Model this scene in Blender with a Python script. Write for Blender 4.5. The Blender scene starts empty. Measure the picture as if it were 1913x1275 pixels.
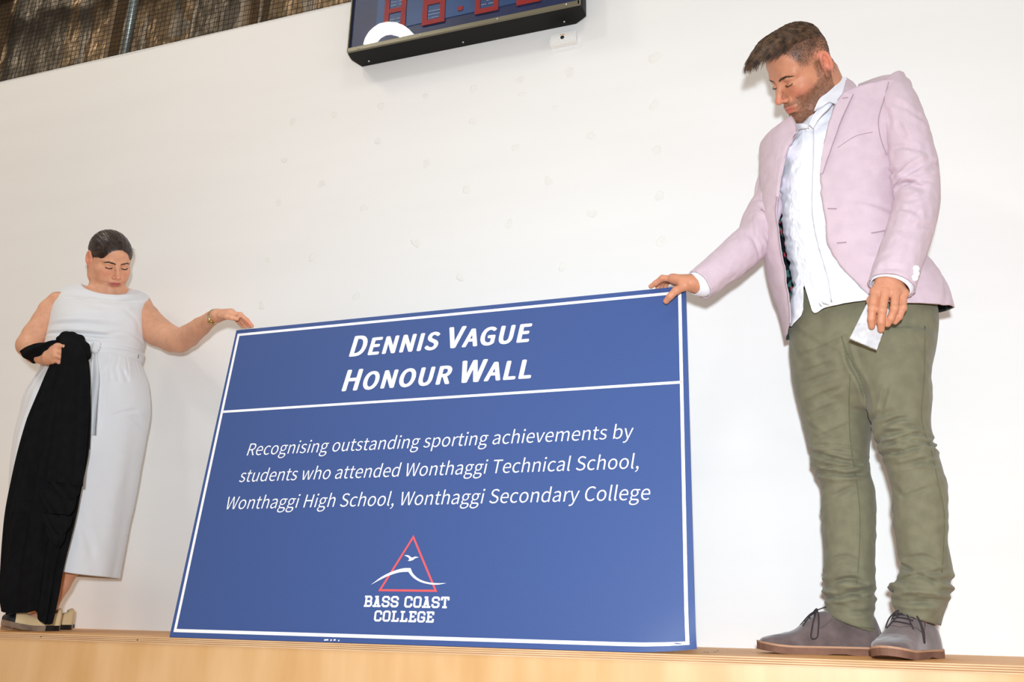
import bpy, bmesh, math, random, json
import numpy as np
from mathutils import Vector, Matrix, noise
from mathutils.bvhtree import BVHTree

random.seed(7)
rng = np.random.default_rng(11)
scene = bpy.context.scene
COL = scene.collection

# ------------------------------------------------------------------ camera
S = 1.07
CM = np.array([[0.9475883, 0.3190112, 0.0175579],
               [-0.0801808, 0.2906459, -0.9534653],
               [-0.3092693, 0.9020847, 0.3009912]])      # rows: right, down, forward
CC = np.array([0.835774, -2.524884, 0.084629]) * S
FPX = 1600.0
cam_d = bpy.data.cameras.new('camera')
cam_d.sensor_width = 36.0
cam_d.sensor_fit = 'HORIZONTAL'
cam_d.lens = FPX / 1913.0 * 36.0
cam_d.clip_start = 0.05
cam = bpy.data.objects.new('camera', cam_d)
COL.objects.link(cam)
mw = Matrix.Identity(4)
for i in range(3):
    mw[i][0] = CM[0][i]; mw[i][1] = -CM[1][i]; mw[i][2] = -CM[2][i]; mw[i][3] = CC[i]
cam.matrix_world = mw
scene.camera = cam

# ------------------------------------------------------------------ light, world, exposure
scene.view_settings.view_transform = 'Standard'
scene.view_settings.look = 'None'
scene.view_settings.gamma = 1.0
scene.view_settings.use_curve_mapping = False
scene.view_settings.exposure = 0.0
world = bpy.data.worlds.new('gym_ambience')
scene.world = world
world.use_nodes = True
world.node_tree.nodes['Background'].inputs[0].default_value = (1.0, 0.91, 0.81, 1)
world.node_tree.nodes['Background'].inputs[1].default_value = 0.43


def area(name, loc, target, size, energy, color, shape='DISK'):
    d = bpy.data.lights.new(name, 'AREA')
    d.shape = shape; d.size = size; d.energy = energy; d.color = color
    o = bpy.data.objects.new(name, d); COL.objects.link(o)
    o.location = loc
    v = Vector(target) - Vector(loc)
    o.rotation_euler = v.to_track_quat('-Z', 'Y').to_euler()
    return o


# camera flash with a small diffuser just above and behind the lens
area('flash', (CC[0] + 0.055, CC[1] - 0.26, CC[2] + 0.155), (0.25, 0.0, 0.95), 0.10, 80.0, (0.83, 0.915, 1.0))
# high bay lamps of the sports hall
area('high_bay_light', (-4.4, -2.8, 6.0), (-2.2, 0, 1.0), 0.9, 66.0, (1.0, 0.88, 0.72))
area('high_bay_light', (2.2, -4.2, 6.0), (0.5, 0, 1.0), 0.9, 30.0, (1.0, 0.92, 0.82))
# broad cool area light from the right, outside the view
area('cool_side_light', (4.6, -3.2, 1.4), (0.2, 0, 0.9), 2.2, 18.0, (0.86, 0.92, 1.0))


# ------------------------------------------------------------------ measuring helpers
def P(px, py, Y):
    """world point seen at photo position (px, py) that lies at depth Y from the wall (wall = 0)"""
    d = CM.T @ np.array([(px - 956.5) / FPX, (py - 637.5) / FPX, 1.0])
    return CC + d * (Y - CC[1]) / d[1]


def M_PER_PX(p):
    return float((np.asarray(p) - CC) @ CM[2]) / FPX


def proj(p):
    q = (np.atleast_2d(p) - CC) @ CM.T
    return np.c_[q[:, 0] / q[:, 2] * FPX + 956.5, q[:, 1] / q[:, 2] * FPX + 637.5]


def s2l(*c):
    c = np.array(c, float) / 255.0
    return np.where(c <= 0.04045, c / 12.92, ((c + 0.055) / 1.055) ** 2.4)


def nrm(v):
    v = np.asarray(v, float)
    return v / max(np.linalg.norm(v), 1e-12)


# ------------------------------------------------------------------ objects
def tag(o, label=None, cat=None, group=None, kind=None):
    if label: o['label'] = label
    if cat: o['category'] = cat
    if group: o['group'] = group
    if kind: o['kind'] = kind
    return o


def empty(name, loc=(0, 0, 0)):
    o = bpy.data.objects.new(name, None)
    o.empty_display_size = 0.05
    COL.objects.link(o)
    o.location = [float(c) for c in loc]
    return o


def mesh_obj(name, verts, faces, mats, parent=None, smooth=True, fmat=None, col=None):
    me = bpy.data.meshes.new(name)
    me.from_pydata([tuple(map(float, v)) for v in verts], [], [tuple(map(int, f)) for f in faces])
    if not isinstance(mats, (list, tuple)): mats = [mats]
    for m in mats: me.materials.append(m)
    if fmat is not None:
        me.polygons.foreach_set('material_index', np.asarray(fmat, dtype=np.int32))
    if smooth:
        me.polygons.foreach_set('use_smooth', np.ones(len(me.polygons), dtype=bool))
    if col is not None:
        a = me.color_attributes.new('Col', 'FLOAT_COLOR', 'POINT')
        c4 = np.ones((len(me.vertices), 4), dtype=np.float32); c4[:, :3] = col
        a.data.foreach_set('color', c4.ravel())
    me.update()
    o = bpy.data.objects.new(name, me)
    COL.objects.link(o)
    if parent is not None: put_under(o, parent)
    return o


def put_under(o, parent):
    """make o (built in world coordinates) a child without moving it"""
    o.parent = parent
    pw = Matrix.Identity(4)
    q = parent
    chain = []
    while q is not None:
        chain.append(q); q = q.parent
    for q in reversed(chain):
        pw = pw @ q.matrix_parent_inverse @ Matrix.LocRotScale(q.location, q.rotation_euler, q.scale)
    o.matrix_parent_inverse = pw.inverted()


def obj_bm(name, bm, mats, parent=None, smooth=False):
    me = bpy.data.meshes.new(name)
    bmesh.ops.recalc_face_normals(bm, faces=bm.faces[:])
    bm.to_mesh(me); bm.free()
    if not isinstance(mats, (list, tuple)): mats = [mats]
    for m in mats: me.materials.append(m)
    if smooth: me.polygons.foreach_set('use_smooth', np.ones(len(me.polygons), dtype=bool))
    o = bpy.data.objects.new(name, me)
    COL.objects.link(o)
    if parent is not None: put_under(o, parent)
    return o


def bm_box(bm, c, s, bevel=0.0):
    r = bmesh.ops.create_cube(bm, size=1.0)
    vs = r['verts']
    for v in vs:
        v.co = Vector((c[0] + v.co.x * s[0], c[1] + v.co.y * s[1], c[2] + v.co.z * s[2]))
    if bevel:
        es = list({e for v in vs for e in v.link_edges})
        bmesh.ops.bevel(bm, geom=es, offset=bevel, segments=2, affect='EDGES', profile=0.6)


def box(name, lo, hi, mat, parent=None, bevel=0.0):
    bm = bmesh.new()
    bm_box(bm, [(a + b) / 2 for a, b in zip(lo, hi)], [b - a for a, b in zip(lo, hi)], bevel)
    return obj_bm(name, bm, mat, parent)


def tube_data(pts, rad, n=8, closed=False):
    pts = np.asarray(pts, float)
    N = len(pts)
    rad = np.broadcast_to(np.asarray(rad, float), (N,))
    vs = []; fs = []
    prev = None
    for i in range(N):
        if closed:
            t = nrm(pts[(i + 1) % N] - pts[i - 1])
        else:
            t = nrm(pts[min(i + 1, N - 1)] - pts[max(i - 1, 0)])
        if prev is None:
            u = np.cross(t, [0, 0, 1.0])
            if np.linalg.norm(u) < 0.2: u = np.cross(t, [0, 1.0, 0])
        else:
            u = prev - t * (prev @ t)
        u = nrm(u); prev = u
        w = np.cross(t, u)
        for k in range(n):
            a = 2 * math.pi * k / n
            vs.append(pts[i] + rad[i] * (math.cos(a) * u + math.sin(a) * w))
    rings = N if closed else N - 1
    for i in range(rings):
        for k in range(n):
            a = i * n + k; b = i * n + (k + 1) % n
            c = ((i + 1) % N) * n + (k + 1) % n; d = ((i + 1) % N) * n + k
            fs.append((a, b, c, d))
    if not closed:
        fs.append(tuple(range(n))[::-1]); fs.append(tuple(range((N - 1) * n, N * n)))
    return np.array(vs), fs


def cr(pts, n):
    """Catmull-Rom resample of a polyline to n points"""
    pts = np.asarray(pts, float)
    m = len(pts)
    d = np.r_[0, np.cumsum(np.maximum(np.linalg.norm(np.diff(pts[:, :3], axis=0), axis=1), 1e-9))]
    t = np.linspace(0, d[-1], n)
    return cr_eval(pts, d, t)


def cr_eval(pts, knots, t):
    """cubic Hermite through pts at knots (monotone-ish), evaluated at t"""
    pts = np.asarray(pts, float); m = len(pts)
    h = np.diff(knots)
    sl = np.diff(pts, axis=0) / h[:, None]
    mt = np.zeros_like(pts)
    mt[0] = sl[0]; mt[-1] = sl[-1]
    for i in range(1, m - 1):
        mt[i] = (sl[i - 1] * h[i] + sl[i] * h[i - 1]) / (h[i] + h[i - 1])
    t = np.asarray(t, float)
    i = np.clip(np.searchsorted(knots, t, side='right') - 1, 0, m - 2)
    s = ((t - knots[i]) / h[i])
    s = s.reshape(s.shape + (1,)); hh = h[i].reshape(s.shape)
    h00 = 2 * s**3 - 3 * s**2 + 1; h10 = s**3 - 2 * s**2 + s
    h01 = -2 * s**3 + 3 * s**2; h11 = s**3 - s**2
    return h00 * pts[i] + h10 * hh * mt[i] + h01 * pts[i + 1] + h11 * hh * mt[i + 1]


def merge(parts):
    V = []; F = []; o = 0
    for v, f in parts:
        V.append(np.asarray(v, float).reshape(-1, 3)); F += [tuple(i + o for i in q) for q in f]; o += len(v)
    return np.vstack(V), F


# vectorised value noise ------------------------------------------------------
_perm = rng.random(8192)


def vnoise(x, y, z=0.0, seed=0):
    x = np.asarray(x, float); y = np.asarray(y, float); z = np.asarray(z, float) + 0 * x
    xi = np.floor(x).astype(int); yi = np.floor(y).astype(int); zi = np.floor(z).astype(int)
    fx = x - xi; fy = y - yi; fz = z - zi
    fx = fx * fx * (3 - 2 * fx); fy = fy * fy * (3 - 2 * fy); fz = fz * fz * (3 - 2 * fz)

    def h(a, b, c):
        return _perm[(a * 73 + b * 1597 + c * 3571 + seed * 911) % 8192]
    r = 0
    for dx in (0, 1):
        for dy in (0, 1):
            for dz in (0, 1):
                w = (fx if dx else 1 - fx) * (fy if dy else 1 - fy) * (fz if dz else 1 - fz)
                r = r + w * h(xi + dx, yi + dy, zi + dz)
    return r * 2 - 1


# ------------------------------------------------------------------ lofted cloth
class Loft:
    """closed tube through stations; each station: left point, right point (3D), front thickness,
    back thickness, front drop. theta 0 = right, pi/2 = front, pi = left, 3pi/2 = back"""

    def __init__(self, st, expo=2.0, front=None):
        self.A = np.array([np.r_[s[0], s[1], s[2], s[3], (s[4] if len(s) > 4 else 0.0)] for s in st], float)
        mid = (self.A[:, :3] + self.A[:, 3:6]) / 2
        d = np.r_[0, np.cumsum(np.maximum(np.linalg.norm(np.diff(mid, axis=0), axis=1), 1e-4))]
        self.k = d / d[-1]
        self.len = d[-1]
        self.expo = expo
        self.front = front
        self.mid = mid

    def ev(self, th, v):
        th = np.asarray(th, float); v = np.clip(np.asarray(v, float), 0, 1)
        Q = cr_eval(self.A, self.k, v)
        L = Q[..., 0:3]; R = Q[..., 3:6]; tf = Q[..., 6:7]; tb = Q[..., 7:8]; dz = Q[..., 8:9]
        c = (L + R) / 2; a = (R - L) / 2
        e = 1e-3
        v2 = np.clip(v + e, 0, 1); v1 = np.clip(v - e, 0, 1)
        Q2 = cr_eval(self.A, self.k, v2); Q1 = cr_eval(self.A, self.k, v1)
        ax = (Q2[..., 0:3] + Q2[..., 3:6] - Q1[..., 0:3] - Q1[..., 3:6])
        ax = ax / np.maximum(np.linalg.norm(ax, axis=-1, keepdims=True), 1e-9)
        b = np.cross(a, ax)
        if self.front is not None:
            b = np.broadcast_to(np.asarray(self.front, float), a.shape)
            an = a / np.maximum(np.linalg.norm(a, axis=-1, keepdims=True), 1e-9)
            b = b - an * np.sum(b * an, axis=-1, keepdims=True)
        b = b / np.maximum(np.linalg.norm(b, axis=-1, keepdims=True), 1e-9)
        toC = CC - c
        sg = np.sign(np.sum(b * toC, axis=-1, keepdims=True)); sg = np.where(sg == 0, 1, sg)
        b = b * sg
        co = np.cos(th)[..., None]; si = np.sin(th)[..., None]
        p = 2.0 / self.expo
        cx = np.sign(co) * np.abs(co) ** p; sx = np.sign(si) * np.abs(si) ** p
        out = c + a * cx + b * np.where(sx > 0, tf, tb) * sx
        out[..., 2] -= (dz * np.where(sx > 0, sx, 0.15 * sx))[..., 0]
        return out

    def grid(self, th, v, disp=None):
        """th, v arrays of the same 2D shape -> points displaced along the normal by disp(th, v)"""
        G = self.ev(th, v)
        e = 2e-3
        du = self.ev(th + e, v) - self.ev(th - e, v)
        dv = self.ev(th, np.clip(v + e, 0, 1)) - self.ev(th, np.clip(v - e, 0, 1))
        n = np.cross(du, dv)
        n = n / np.maximum(np.linalg.norm(n, axis=-1, keepdims=True), 1e-12)
        cen = np.mean(G.reshape(-1, 3), axis=0)
        Q = cr_eval(self.A, self.k, np.clip(v, 0, 1)); c = (Q[..., 0:3] + Q[..., 3:6]) / 2
        s = np.sign(np.mean(np.sum(n * (G - c), axis=-1)))
        n = n * (s if s != 0 else 1)
        if disp is not None:
            G = G + n * disp(th, v)[..., None]
        return G, n


def grid_faces(nv, nu, wrap=False, off=0):
    F = []
    for j in range(nv - 1):
        for i in range(nu if wrap else nu - 1):
            a = off + j * nu + i; b = off + j * nu + (i + 1) % nu
            F.append((a, b, b + nu, a + nu))
    return F


def tube_loft(loft, nu, nv, disp=None, cap=(True, True), v0=0.0, v1=1.0, vlow=None):
    th = np.linspace(0, 2 * math.pi, nu, endpoint=False)
    v = np.linspace(v0, v1, nv)
    TH, V = np.meshgrid(th, v)
    if vlow is not None:
        V = v0 + (V - v0) / (v1 - v0) * (vlow(TH) - v0)
    G, n = loft.grid(TH, V, disp)
    vs = G.reshape(-1, 3)
    F = grid_faces(nv, nu, True)
    if cap[0]:
        vs = np.vstack([vs, G[0].mean(0)]); c = len(vs) - 1
        F += [(c, (i + 1) % nu, i) for i in range(nu)]
    if cap[1]:
        vs = np.vstack([vs, G[-1].mean(0)]); c = len(vs) - 1; o = (nv - 1) * nu
        F += [(c, o + i, o + (i + 1) % nu) for i in range(nu)]
    return vs, F


def folds(lst, seed=0):
    """crease list -> disp(th, v). each: (th0, v0, th1, v1, width_v, depth, asp)
    a groove with a soft ridge on both sides running from (th0,v0) to (th1,v1)"""
    def f(th, v, asp=0.35):
        d = np.zeros_like(th)
        for q in lst:
            t0, v0, t1, v1, w, dep = q[:6]
            tt = np.mod(th - t0 + math.pi, 2 * math.pi) - math.pi + t0
            ax = (t1 - t0) * asp; ay = v1 - v0
            L2 = ax * ax + ay * ay + 1e-9
            px = (tt - t0) * asp; py = v - v0
            s = np.clip((px * ax + py * ay) / L2, -0.15, 1.15)
            dx = px - s * ax; dy = py - s * ay
            r = np.sqrt(dx * dx + dy * dy) / w
            env = np.clip(1.15 - np.abs(s - 0.5) * 1.7, 0, 1) ** 0.7
            d += -dep * env * (np.exp(-r * r * 2.2) - 0.55 * np.exp(-(r - 1.5) ** 2 * 2.0))
        return d
    return f


def stick_bvh(obj):
    me = obj.data
    mwm = np.eye(4)
    return BVHTree.FromPolygons([v.co.copy() for v in me.vertices], [tuple(p.vertices) for p in me.polygons])


def stick(bvh, px, py, off=0.0, fallY=-0.4):
    """point on the surface of bvh as measured at photo position, lifted along its normal"""
    d = CM.T @ np.array([(px - 956.5) / FPX, (py - 637.5) / FPX, 1.0]); d = nrm(d)
    h = bvh.ray_cast(Vector(CC), Vector(d))
    if h[0] is None: return P(px, py, fallY)
    n = np.array(h[1])
    if n @ d > 0: n = -n
    return np.array(h[0]) + n * off


def ribbon_stick(bvh, pa, pb, n, m, off, off2=None, fallY=-0.4):
    """surface patch between two photo polylines laid on bvh"""
    A = cr(np.c_[np.array(pa, float), np.zeros(len(pa))], n)[:, :2]
    B = cr(np.c_[np.array(pb, float), np.zeros(len(pb))], n)[:, :2]
    V = []
    for i in range(n):
        for j in range(m):
            t = j / (m - 1)
            q = A[i] * (1 - t) + B[i] * t
            o = off if off2 is None else off * (1 - t) + off2 * t
            V.append(stick(bvh, q[0], q[1], o, fallY))
    return np.array(V), grid_faces(n, m)


def thick(V, F, t, mid=None):
    """give an open sheet a thickness t by offsetting along vertex normals (points towards camera stay)"""
    V = np.asarray(V, float)
    N = np.zeros_like(V)
    for f in F:
        p = V[list(f)]
        n = np.cross(p[1] - p[0], p[-1] - p[0])
        for i in f: N[i] += n
    N /= np.maximum(np.linalg.norm(N, axis=1, keepdims=True), 1e-12)
    s = np.sign(np.mean(np.sum(N * (CC - V), axis=1)))
    N *= s if s else 1
    V2 = V - N * t
    k = len(V)
    FF = list(F) + [tuple(i + k for i in f[::-1]) for f in F]
    cnt = {}
    for f in F:
        for a, b in zip(f, f[1:] + f[:1]):
            cnt[(a, b)] = cnt.get((a, b), 0) + 1
    for (a, b) in list(cnt):
        if (b, a) not in cnt:
            FF.append((a, b, b + k, a + k))
    return np.vstack([V, V2]), FF


# ------------------------------------------------------------------ signed-distance bodies
class Body:
    def __init__(self):
        self.pr = []

    def chain(self, pts, r, r2=None, side=None, k=0.02, kj=0.008, sub=False, kin=None):
        pts = np.asarray(pts, float)
        N = len(pts)
        r = np.broadcast_to(np.asarray(r, float), (N,)).copy()
        r2 = None if r2 is None else np.broadcast_to(np.asarray(r2, float), (N,)).copy()
        if side is not None:
            side = np.broadcast_to(np.asarray(side, float), (N, 3)).copy()
        self.pr.append(('c', pts, r, r2, side, k, kj, sub))

    def ell(self, c, rad, axes=None, k=0.02, sub=False):
        axes = np.eye(3) if axes is None else np.asarray(axes, float)   # columns = axes
        self.pr.append(('e', np.asarray(c, float), np.asarray(rad, float), axes, None, k, 0, sub))

    def block(self, lo, hi, h, grow=0.0):
        lo = np.asarray(lo, float); hi = np.asarray(hi, float)
        n = np.ceil((hi - lo) / h).astype(int) + 1
        ax = [lo[i] + h * np.arange(n[i]) for i in range(3)]
        D = np.full(n, 0.2, dtype=np.float32)
        for pr in self.pr:
            k = pr[5]; mg = k * 1.2 + 3 * h + 0.004
            if pr[0] == 'c':
                R = np.maximum(pr[2], pr[3]) if pr[3] is not None else pr[2]
                a = (pr[1] - R[:, None]).min(0) - mg; b = (pr[1] + R[:, None]).max(0) + mg
            else:
                R = pr[2].max(); a = pr[1] - R - mg; b = pr[1] + R + mg
            i0 = np.maximum(np.floor((a - lo) / h).astype(int), 0)
            i1 = np.minimum(np.ceil((b - lo) / h).astype(int) + 1, n)
            if np.any(i1 <= i0): continue
            X, Y, Z = np.meshgrid(*[ax[q][i0[q]:i1[q]] for q in range(3)], indexing='ij')
            p = np.stack([X, Y, Z], -1).astype(np.float32)
            if pr[0] == 'e':
                q = (p - pr[1]) @ pr[3].astype(np.float32)
                g = np.sqrt(((q / pr[2]) ** 2).sum(-1)) + 1e-6
                L = np.sqrt((q ** 2).sum(-1))
                d = np.where(g > 0.05, L * (1 - 1 / g), -pr[2].min())
            else:
                d = None
                pts, r, r2, side, kj = pr[1], pr[2], pr[3], pr[4], pr[6]
                for s in range(len(pts) - 1):
                    A = pts[s]; AB = pts[s + 1] - A
                    t = np.clip(((p - A) @ AB) / max(AB @ AB, 1e-12), 0, 1)
                    q = p - (A + t[..., None] * AB)
                    rr = r[s] + (r[s + 1] - r[s]) * t
                    L = np.sqrt((q ** 2).sum(-1))
                    if r2 is None:
                        ds = L - rr
                    else:
                        sv = side[s] + (side[s + 1] - side[s]) * 0.5
                        sv = sv - AB * (sv @ AB) / max(AB @ AB, 1e-12); sv = nrm(sv)
                        rb = r2[s] + (r2[s + 1] - r2[s]) * t
                        qs = q @ sv
                        qo2 = np.maximum(L ** 2 - qs ** 2, 0)
                        g = np.sqrt((qs / rr) ** 2 + qo2 / rb ** 2) + 1e-6
                        ds = np.where(g > 0.05, L * (1 - 1 / g), -np.minimum(rr, rb))
                    if d is None: d = ds
                    else:
                        hh = np.clip(0.5 + 0.5 * (ds - d) / kj, 0, 1)
                        d = ds * (1 - hh) + d * hh - kj * hh * (1 - hh)
            sl = tuple(slice(i0[q], i1[q]) for q in range(3))
            o = D[sl]
            if pr[7]:
                d = -d
                hh = np.clip(0.5 - 0.5 * (o - d) / k, 0, 1)
                D[sl] = (o * (1 - hh) + d * hh + k * hh * (1 - hh))
            else:
                hh = np.clip(0.5 + 0.5 * (o - d) / k, 0, 1)
                D[sl] = (o * (1 - hh) + d * hh - k * hh * (1 - hh))
        D -= grow
        return surface_net(D, lo, h)


def surface_net(D, lo, h):
    ins = D < 0
    n = D.shape
    cs = (n[0] - 1, n[1] - 1, n[2] - 1)
    cnt = np.zeros(cs, np.float32); acc = np.zeros(cs + (3,), np.float32)
    for axis in range(3):
        sa = [slice(None)] * 3; sb = [slice(None)] * 3
        sa[axis] = slice(0, -1); sb[axis] = slice(1, None)
        a = D[tuple(sa)]; b = D[tuple(sb)]
        cross = (a < 0) != (b < 0)
        t = np.where(cross, a / np.where(cross, a - b, 1), 0).astype(np.float32)
        o1, o2 = [q for q in range(3) if q != axis]
        for d1 in (0, 1):
            for d2 in (0, 1):
                s = [slice(None)] * 3
                s[o1] = slice(d1, n[o1] - 1 + d1); s[o2] = slice(d2, n[o2] - 1 + d2)
                c = cross[tuple(s)]; tt = t[tuple(s)]
                cnt += c
                acc[..., axis] += np.where(c, tt, 0)
                if d1: acc[..., o1] += c
                if d2: acc[..., o2] += c
    m = cnt > 0
    idx = -np.ones(cs, np.int64)
    idx[m] = np.arange(m.sum())
    ijk = np.argwhere(m)
    V = lo + h * (ijk + acc[m] / cnt[m][:, None])
    F = []
    for axis in range(3):
        sa = [slice(None)] * 3; sb = [slice(None)] * 3
        sa[axis] = slice(0, -1); sb[axis] = slice(1, None)
        A = ins[tuple(sa)]; B = ins[tuple(sb)]
        o1, o2 = [(1, 2), (2, 0), (0, 1)][axis]
        e = np.argwhere(A != B)
        ok = (e[:, o1] > 0) & (e[:, o2] > 0) & (e[:, o1] < cs[o1]) & (e[:, o2] < cs[o2])
        e = e[ok]
        u = np.zeros(3, int); u[o1] = 1
        w = np.zeros(3, int); w[o2] = 1
        g = lambda q: idx[q[:, 0], q[:, 1], q[:, 2]]
        quad = np.stack([g(e - u - w), g(e - w), g(e), g(e - u)], 1)
        fl = A[e[:, 0], e[:, 1], e[:, 2]]
        quad[~fl] = quad[~fl][:, ::-1]
        F.append(quad)
    F = np.vstack(F)
    F = F[(F >= 0).all(1)]
    return V, F


def smooth_net(V, F, it=1, lam=0.5):
    F = np.asarray(F)
    for _ in range(it):
        acc = np.zeros_like(V); c = np.zeros(len(V))
        for a, b in ((0, 1), (1, 2), (2, 3), (3, 0)):
            np.add.at(acc, F[:, a], V[F[:, b]]); np.add.at(acc, F[:, b], V[F[:, a]])
            np.add.at(c, F[:, a], 1); np.add.at(c, F[:, b], 1)
        c = np.maximum(c, 1)
        V = V * (1 - lam) + lam * acc / c[:, None]
    return V


def merge_np(parts):
    V = np.vstack([p[0] for p in parts]); F = []; o = 0
    for v, f in parts:
        F.append(np.asarray(f) + o); o += len(v)
    return V, np.vstack(F)


def fast_mesh(name, V, F, mats, parent=None, col=None):
    """quads only, quick"""
    me = bpy.data.meshes.new(name)
    F = np.asarray(F, dtype=np.int32)
    me.vertices.add(len(V)); me.vertices.foreach_set('co', np.asarray(V, np.float32).ravel())
    me.loops.add(F.size); me.loops.foreach_set('vertex_index', F.ravel())
    me.polygons.add(len(F))
    me.polygons.foreach_set('loop_start', np.arange(0, F.size, 4, dtype=np.int32))
    me.polygons.foreach_set('loop_total', np.full(len(F), 4, dtype=np.int32))
    me.polygons.foreach_set('use_smooth', np.ones(len(F), dtype=bool))
    for m in (mats if isinstance(mats, (list, tuple)) else [mats]): me.materials.append(m)
    if col is not None:
        a = me.color_attributes.new('Col', 'FLOAT_COLOR', 'POINT')
        c4 = np.ones((len(V), 4), dtype=np.float32); c4[:, :3] = col
        a.data.foreach_set('color', c4.ravel())
    me.update(calc_edges=True)
    o = bpy.data.objects.new(name, me)
    COL.objects.link(o)
    if parent is not None: put_under(o, parent)
    return o


def crease(o, lines, ymax=9.0, w=5.0, dep=0.006):
    """press creases into the camera-facing side of a garment; lines measured on the photo"""
    me = o.data
    n = len(me.vertices)
    V = np.empty(n * 3, np.float32); me.vertices.foreach_get('co', V); V = V.reshape(-1, 3).astype(float)
    Nn_ = np.empty(n * 3, np.float32); me.vertices.foreach_get('normal', Nn_); Nn_ = Nn_.reshape(-1, 3)
    pw = np.array(o.matrix_parent_inverse) if o.parent else np.eye(4)
    base = np.array(o.parent.location) if (o.parent is not None and o.parent.type == 'EMPTY') else np.zeros(3)
    tc_ = CC - V; tc_ /= np.linalg.norm(tc_, axis=1, keepdims=True)
    face = (np.sum(tc_ * Nn_, axis=1) > -0.1) & (V[:, 1] < ymax)
    q = proj(V)
    A = np.zeros(n)
    for L in lines:
        ww = w; dd = dep
        if not isinstance(L[0], tuple): ww, dd, L = w * L[0], dep * L[1], L[2:]
        pts = cr(np.c_[np.array(L, float), np.zeros(len(L))], 24)[:, :2]
        lo = pts.min(0) - 4 * ww; hi = pts.max(0) + 4 * ww
        m = face & (q > lo).all(1) & (q < hi).all(1)
        if not m.any(): continue
        qq = q[m]
        D = ((qq[:, None] - pts[None]) ** 2).sum(-1); k = D.argmin(1); d = np.sqrt(D.min(1))
        t = k / 23.0
        env = np.clip(np.minimum(t, 1 - t) * 4 + .15, 0, 1)
        A[m] += env * (-dd * np.exp(-(d / ww) ** 2) + dd * .55 * np.exp(-((d - 1.7 * ww) / ww) ** 2))
    V += tc_ * A[:, None]
    me.vertices.foreach_set('co', V.astype(np.float32).ravel()); me.update()


# ------------------------------------------------------------------ materials
def new_mat(name):
    m = bpy.data.materials.new(name)
    m.use_nodes = True
    nt = m.node_tree
    b = nt.nodes['Principled BSDF']
    return m, nt, b


def N(nt, typ, **kw):
    n = nt.nodes.new(typ)
    for k, v in kw.items():
        if k.startswith('i_'):
            key = k[2:]
            n.inputs[int(key) if key.isdigit() else key].default_value = v
        else: setattr(n, k, v)
    return n


def mat(name, rgb, rough=0.6, metal=0.0, spec=0.5, bump=None, var=0.0, vscale=8.0, sheen=0.0, coat=0.0, sub=0.0,
        stretch=(1, 1, 1), rgb2=None):
    """procedural principled material: colour varied by noise, fine relief by bump=(scale, strength, dist)"""
    m, nt, b = new_mat(name)
    c = s2l(*rgb)
    b.inputs['Roughness'].default_value = rough
    b.inputs['Metallic'].default_value = metal
    b.inputs['Specular IOR Level'].default_value = spec
    tc = N(nt, 'ShaderNodeTexCoord')
    mp = N(nt, 'ShaderNodeMapping'); mp.inputs['Scale'].default_value = stretch
    nt.links.new(tc.outputs['Object'], mp.inputs['Vector'])
    nz = N(nt, 'ShaderNodeTexNoise', i_Scale=vscale, i_Detail=4.0)
    nt.links.new(mp.outputs['Vector'], nz.inputs['Vector'])
    rp = N(nt, 'ShaderNodeValToRGB')
    c2 = s2l(*rgb2) if rgb2 is not None else c * (1 - var)
    c1 = c if rgb2 is not None else np.minimum(c * (1 + var), 1)
    rp.color_ramp.elements[0].position = 0.35; rp.color_ramp.elements[1].position = 0.65
    rp.color_ramp.elements[0].color = (*c2, 1); rp.color_ramp.elements[1].color = (*c1, 1)
    nt.links.new(nz.outputs['Fac'], rp.inputs['Fac'])
    nt.links.new(rp.outputs['Color'], b.inputs['Base Color'])
    if bump:
        n2 = N(nt, 'ShaderNodeTexNoise', i_Scale=bump[0], i_Detail=3.0)
        nt.links.new(mp.outputs['Vector'], n2.inputs['Vector'])
        bp = N(nt, 'ShaderNodeBump', i_Strength=bump[1], i_Distance=bump[2])
        nt.links.new(n2.outputs['Fac'], bp.inputs['Height'])
        nt.links.new(bp.outputs['Normal'], b.inputs['Normal'])
    if sheen: b.inputs['Sheen Weight'].default_value = sheen
    if coat: b.inputs['Coat Weight'].default_value = coat
    if sub:
        b.inputs['Subsurface Weight'].default_value = sub
        b.inputs['Subsurface Radius'].default_value = (0.012, 0.005, 0.003)
    return m


def weave_mat(name, rgb, rough=0.85, scale=900, strength=0.25, var=0.05, rgb2=None, sheen=0.2, dist=0.0006, spec=0.3):
    """woven cloth: crossed fine threads plus slight slubs"""
    m = mat(name, rgb, rough=rough, var=var, vscale=30, rgb2=rgb2, sheen=sheen, spec=spec)
    nt = m.node_tree; b = nt.nodes['Principled BSDF']
    tc = N(nt, 'ShaderNodeTexCoord')
    hs = None
    for st in ((1, 1, 8), (8, 8, 1)):
        mp = N(nt, 'ShaderNodeMapping'); mp.inputs['Scale'].default_value = st
        nt.links.new(tc.outputs['Object'], mp.inputs['Vector'])
        nz = N(nt, 'ShaderNodeTexNoise', i_Scale=scale / 8.0, i_Detail=1.0)
        nt.links.new(mp.outputs['Vector'], nz.inputs['Vector'])
        if hs is None: hs = nz.outputs['Fac']
        else:
            ad = N(nt, 'ShaderNodeMath', operation='ADD')
            nt.links.new(hs, ad.inputs[0]); nt.links.new(nz.outputs['Fac'], ad.inputs[1]); hs = ad.outputs[0]
    bp = N(nt, 'ShaderNodeBump', i_Strength=strength, i_Distance=dist)
    nt.links.new(hs, bp.inputs['Height']); nt.links.new(bp.outputs['Normal'], b.inputs['Normal'])
    return m


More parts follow.
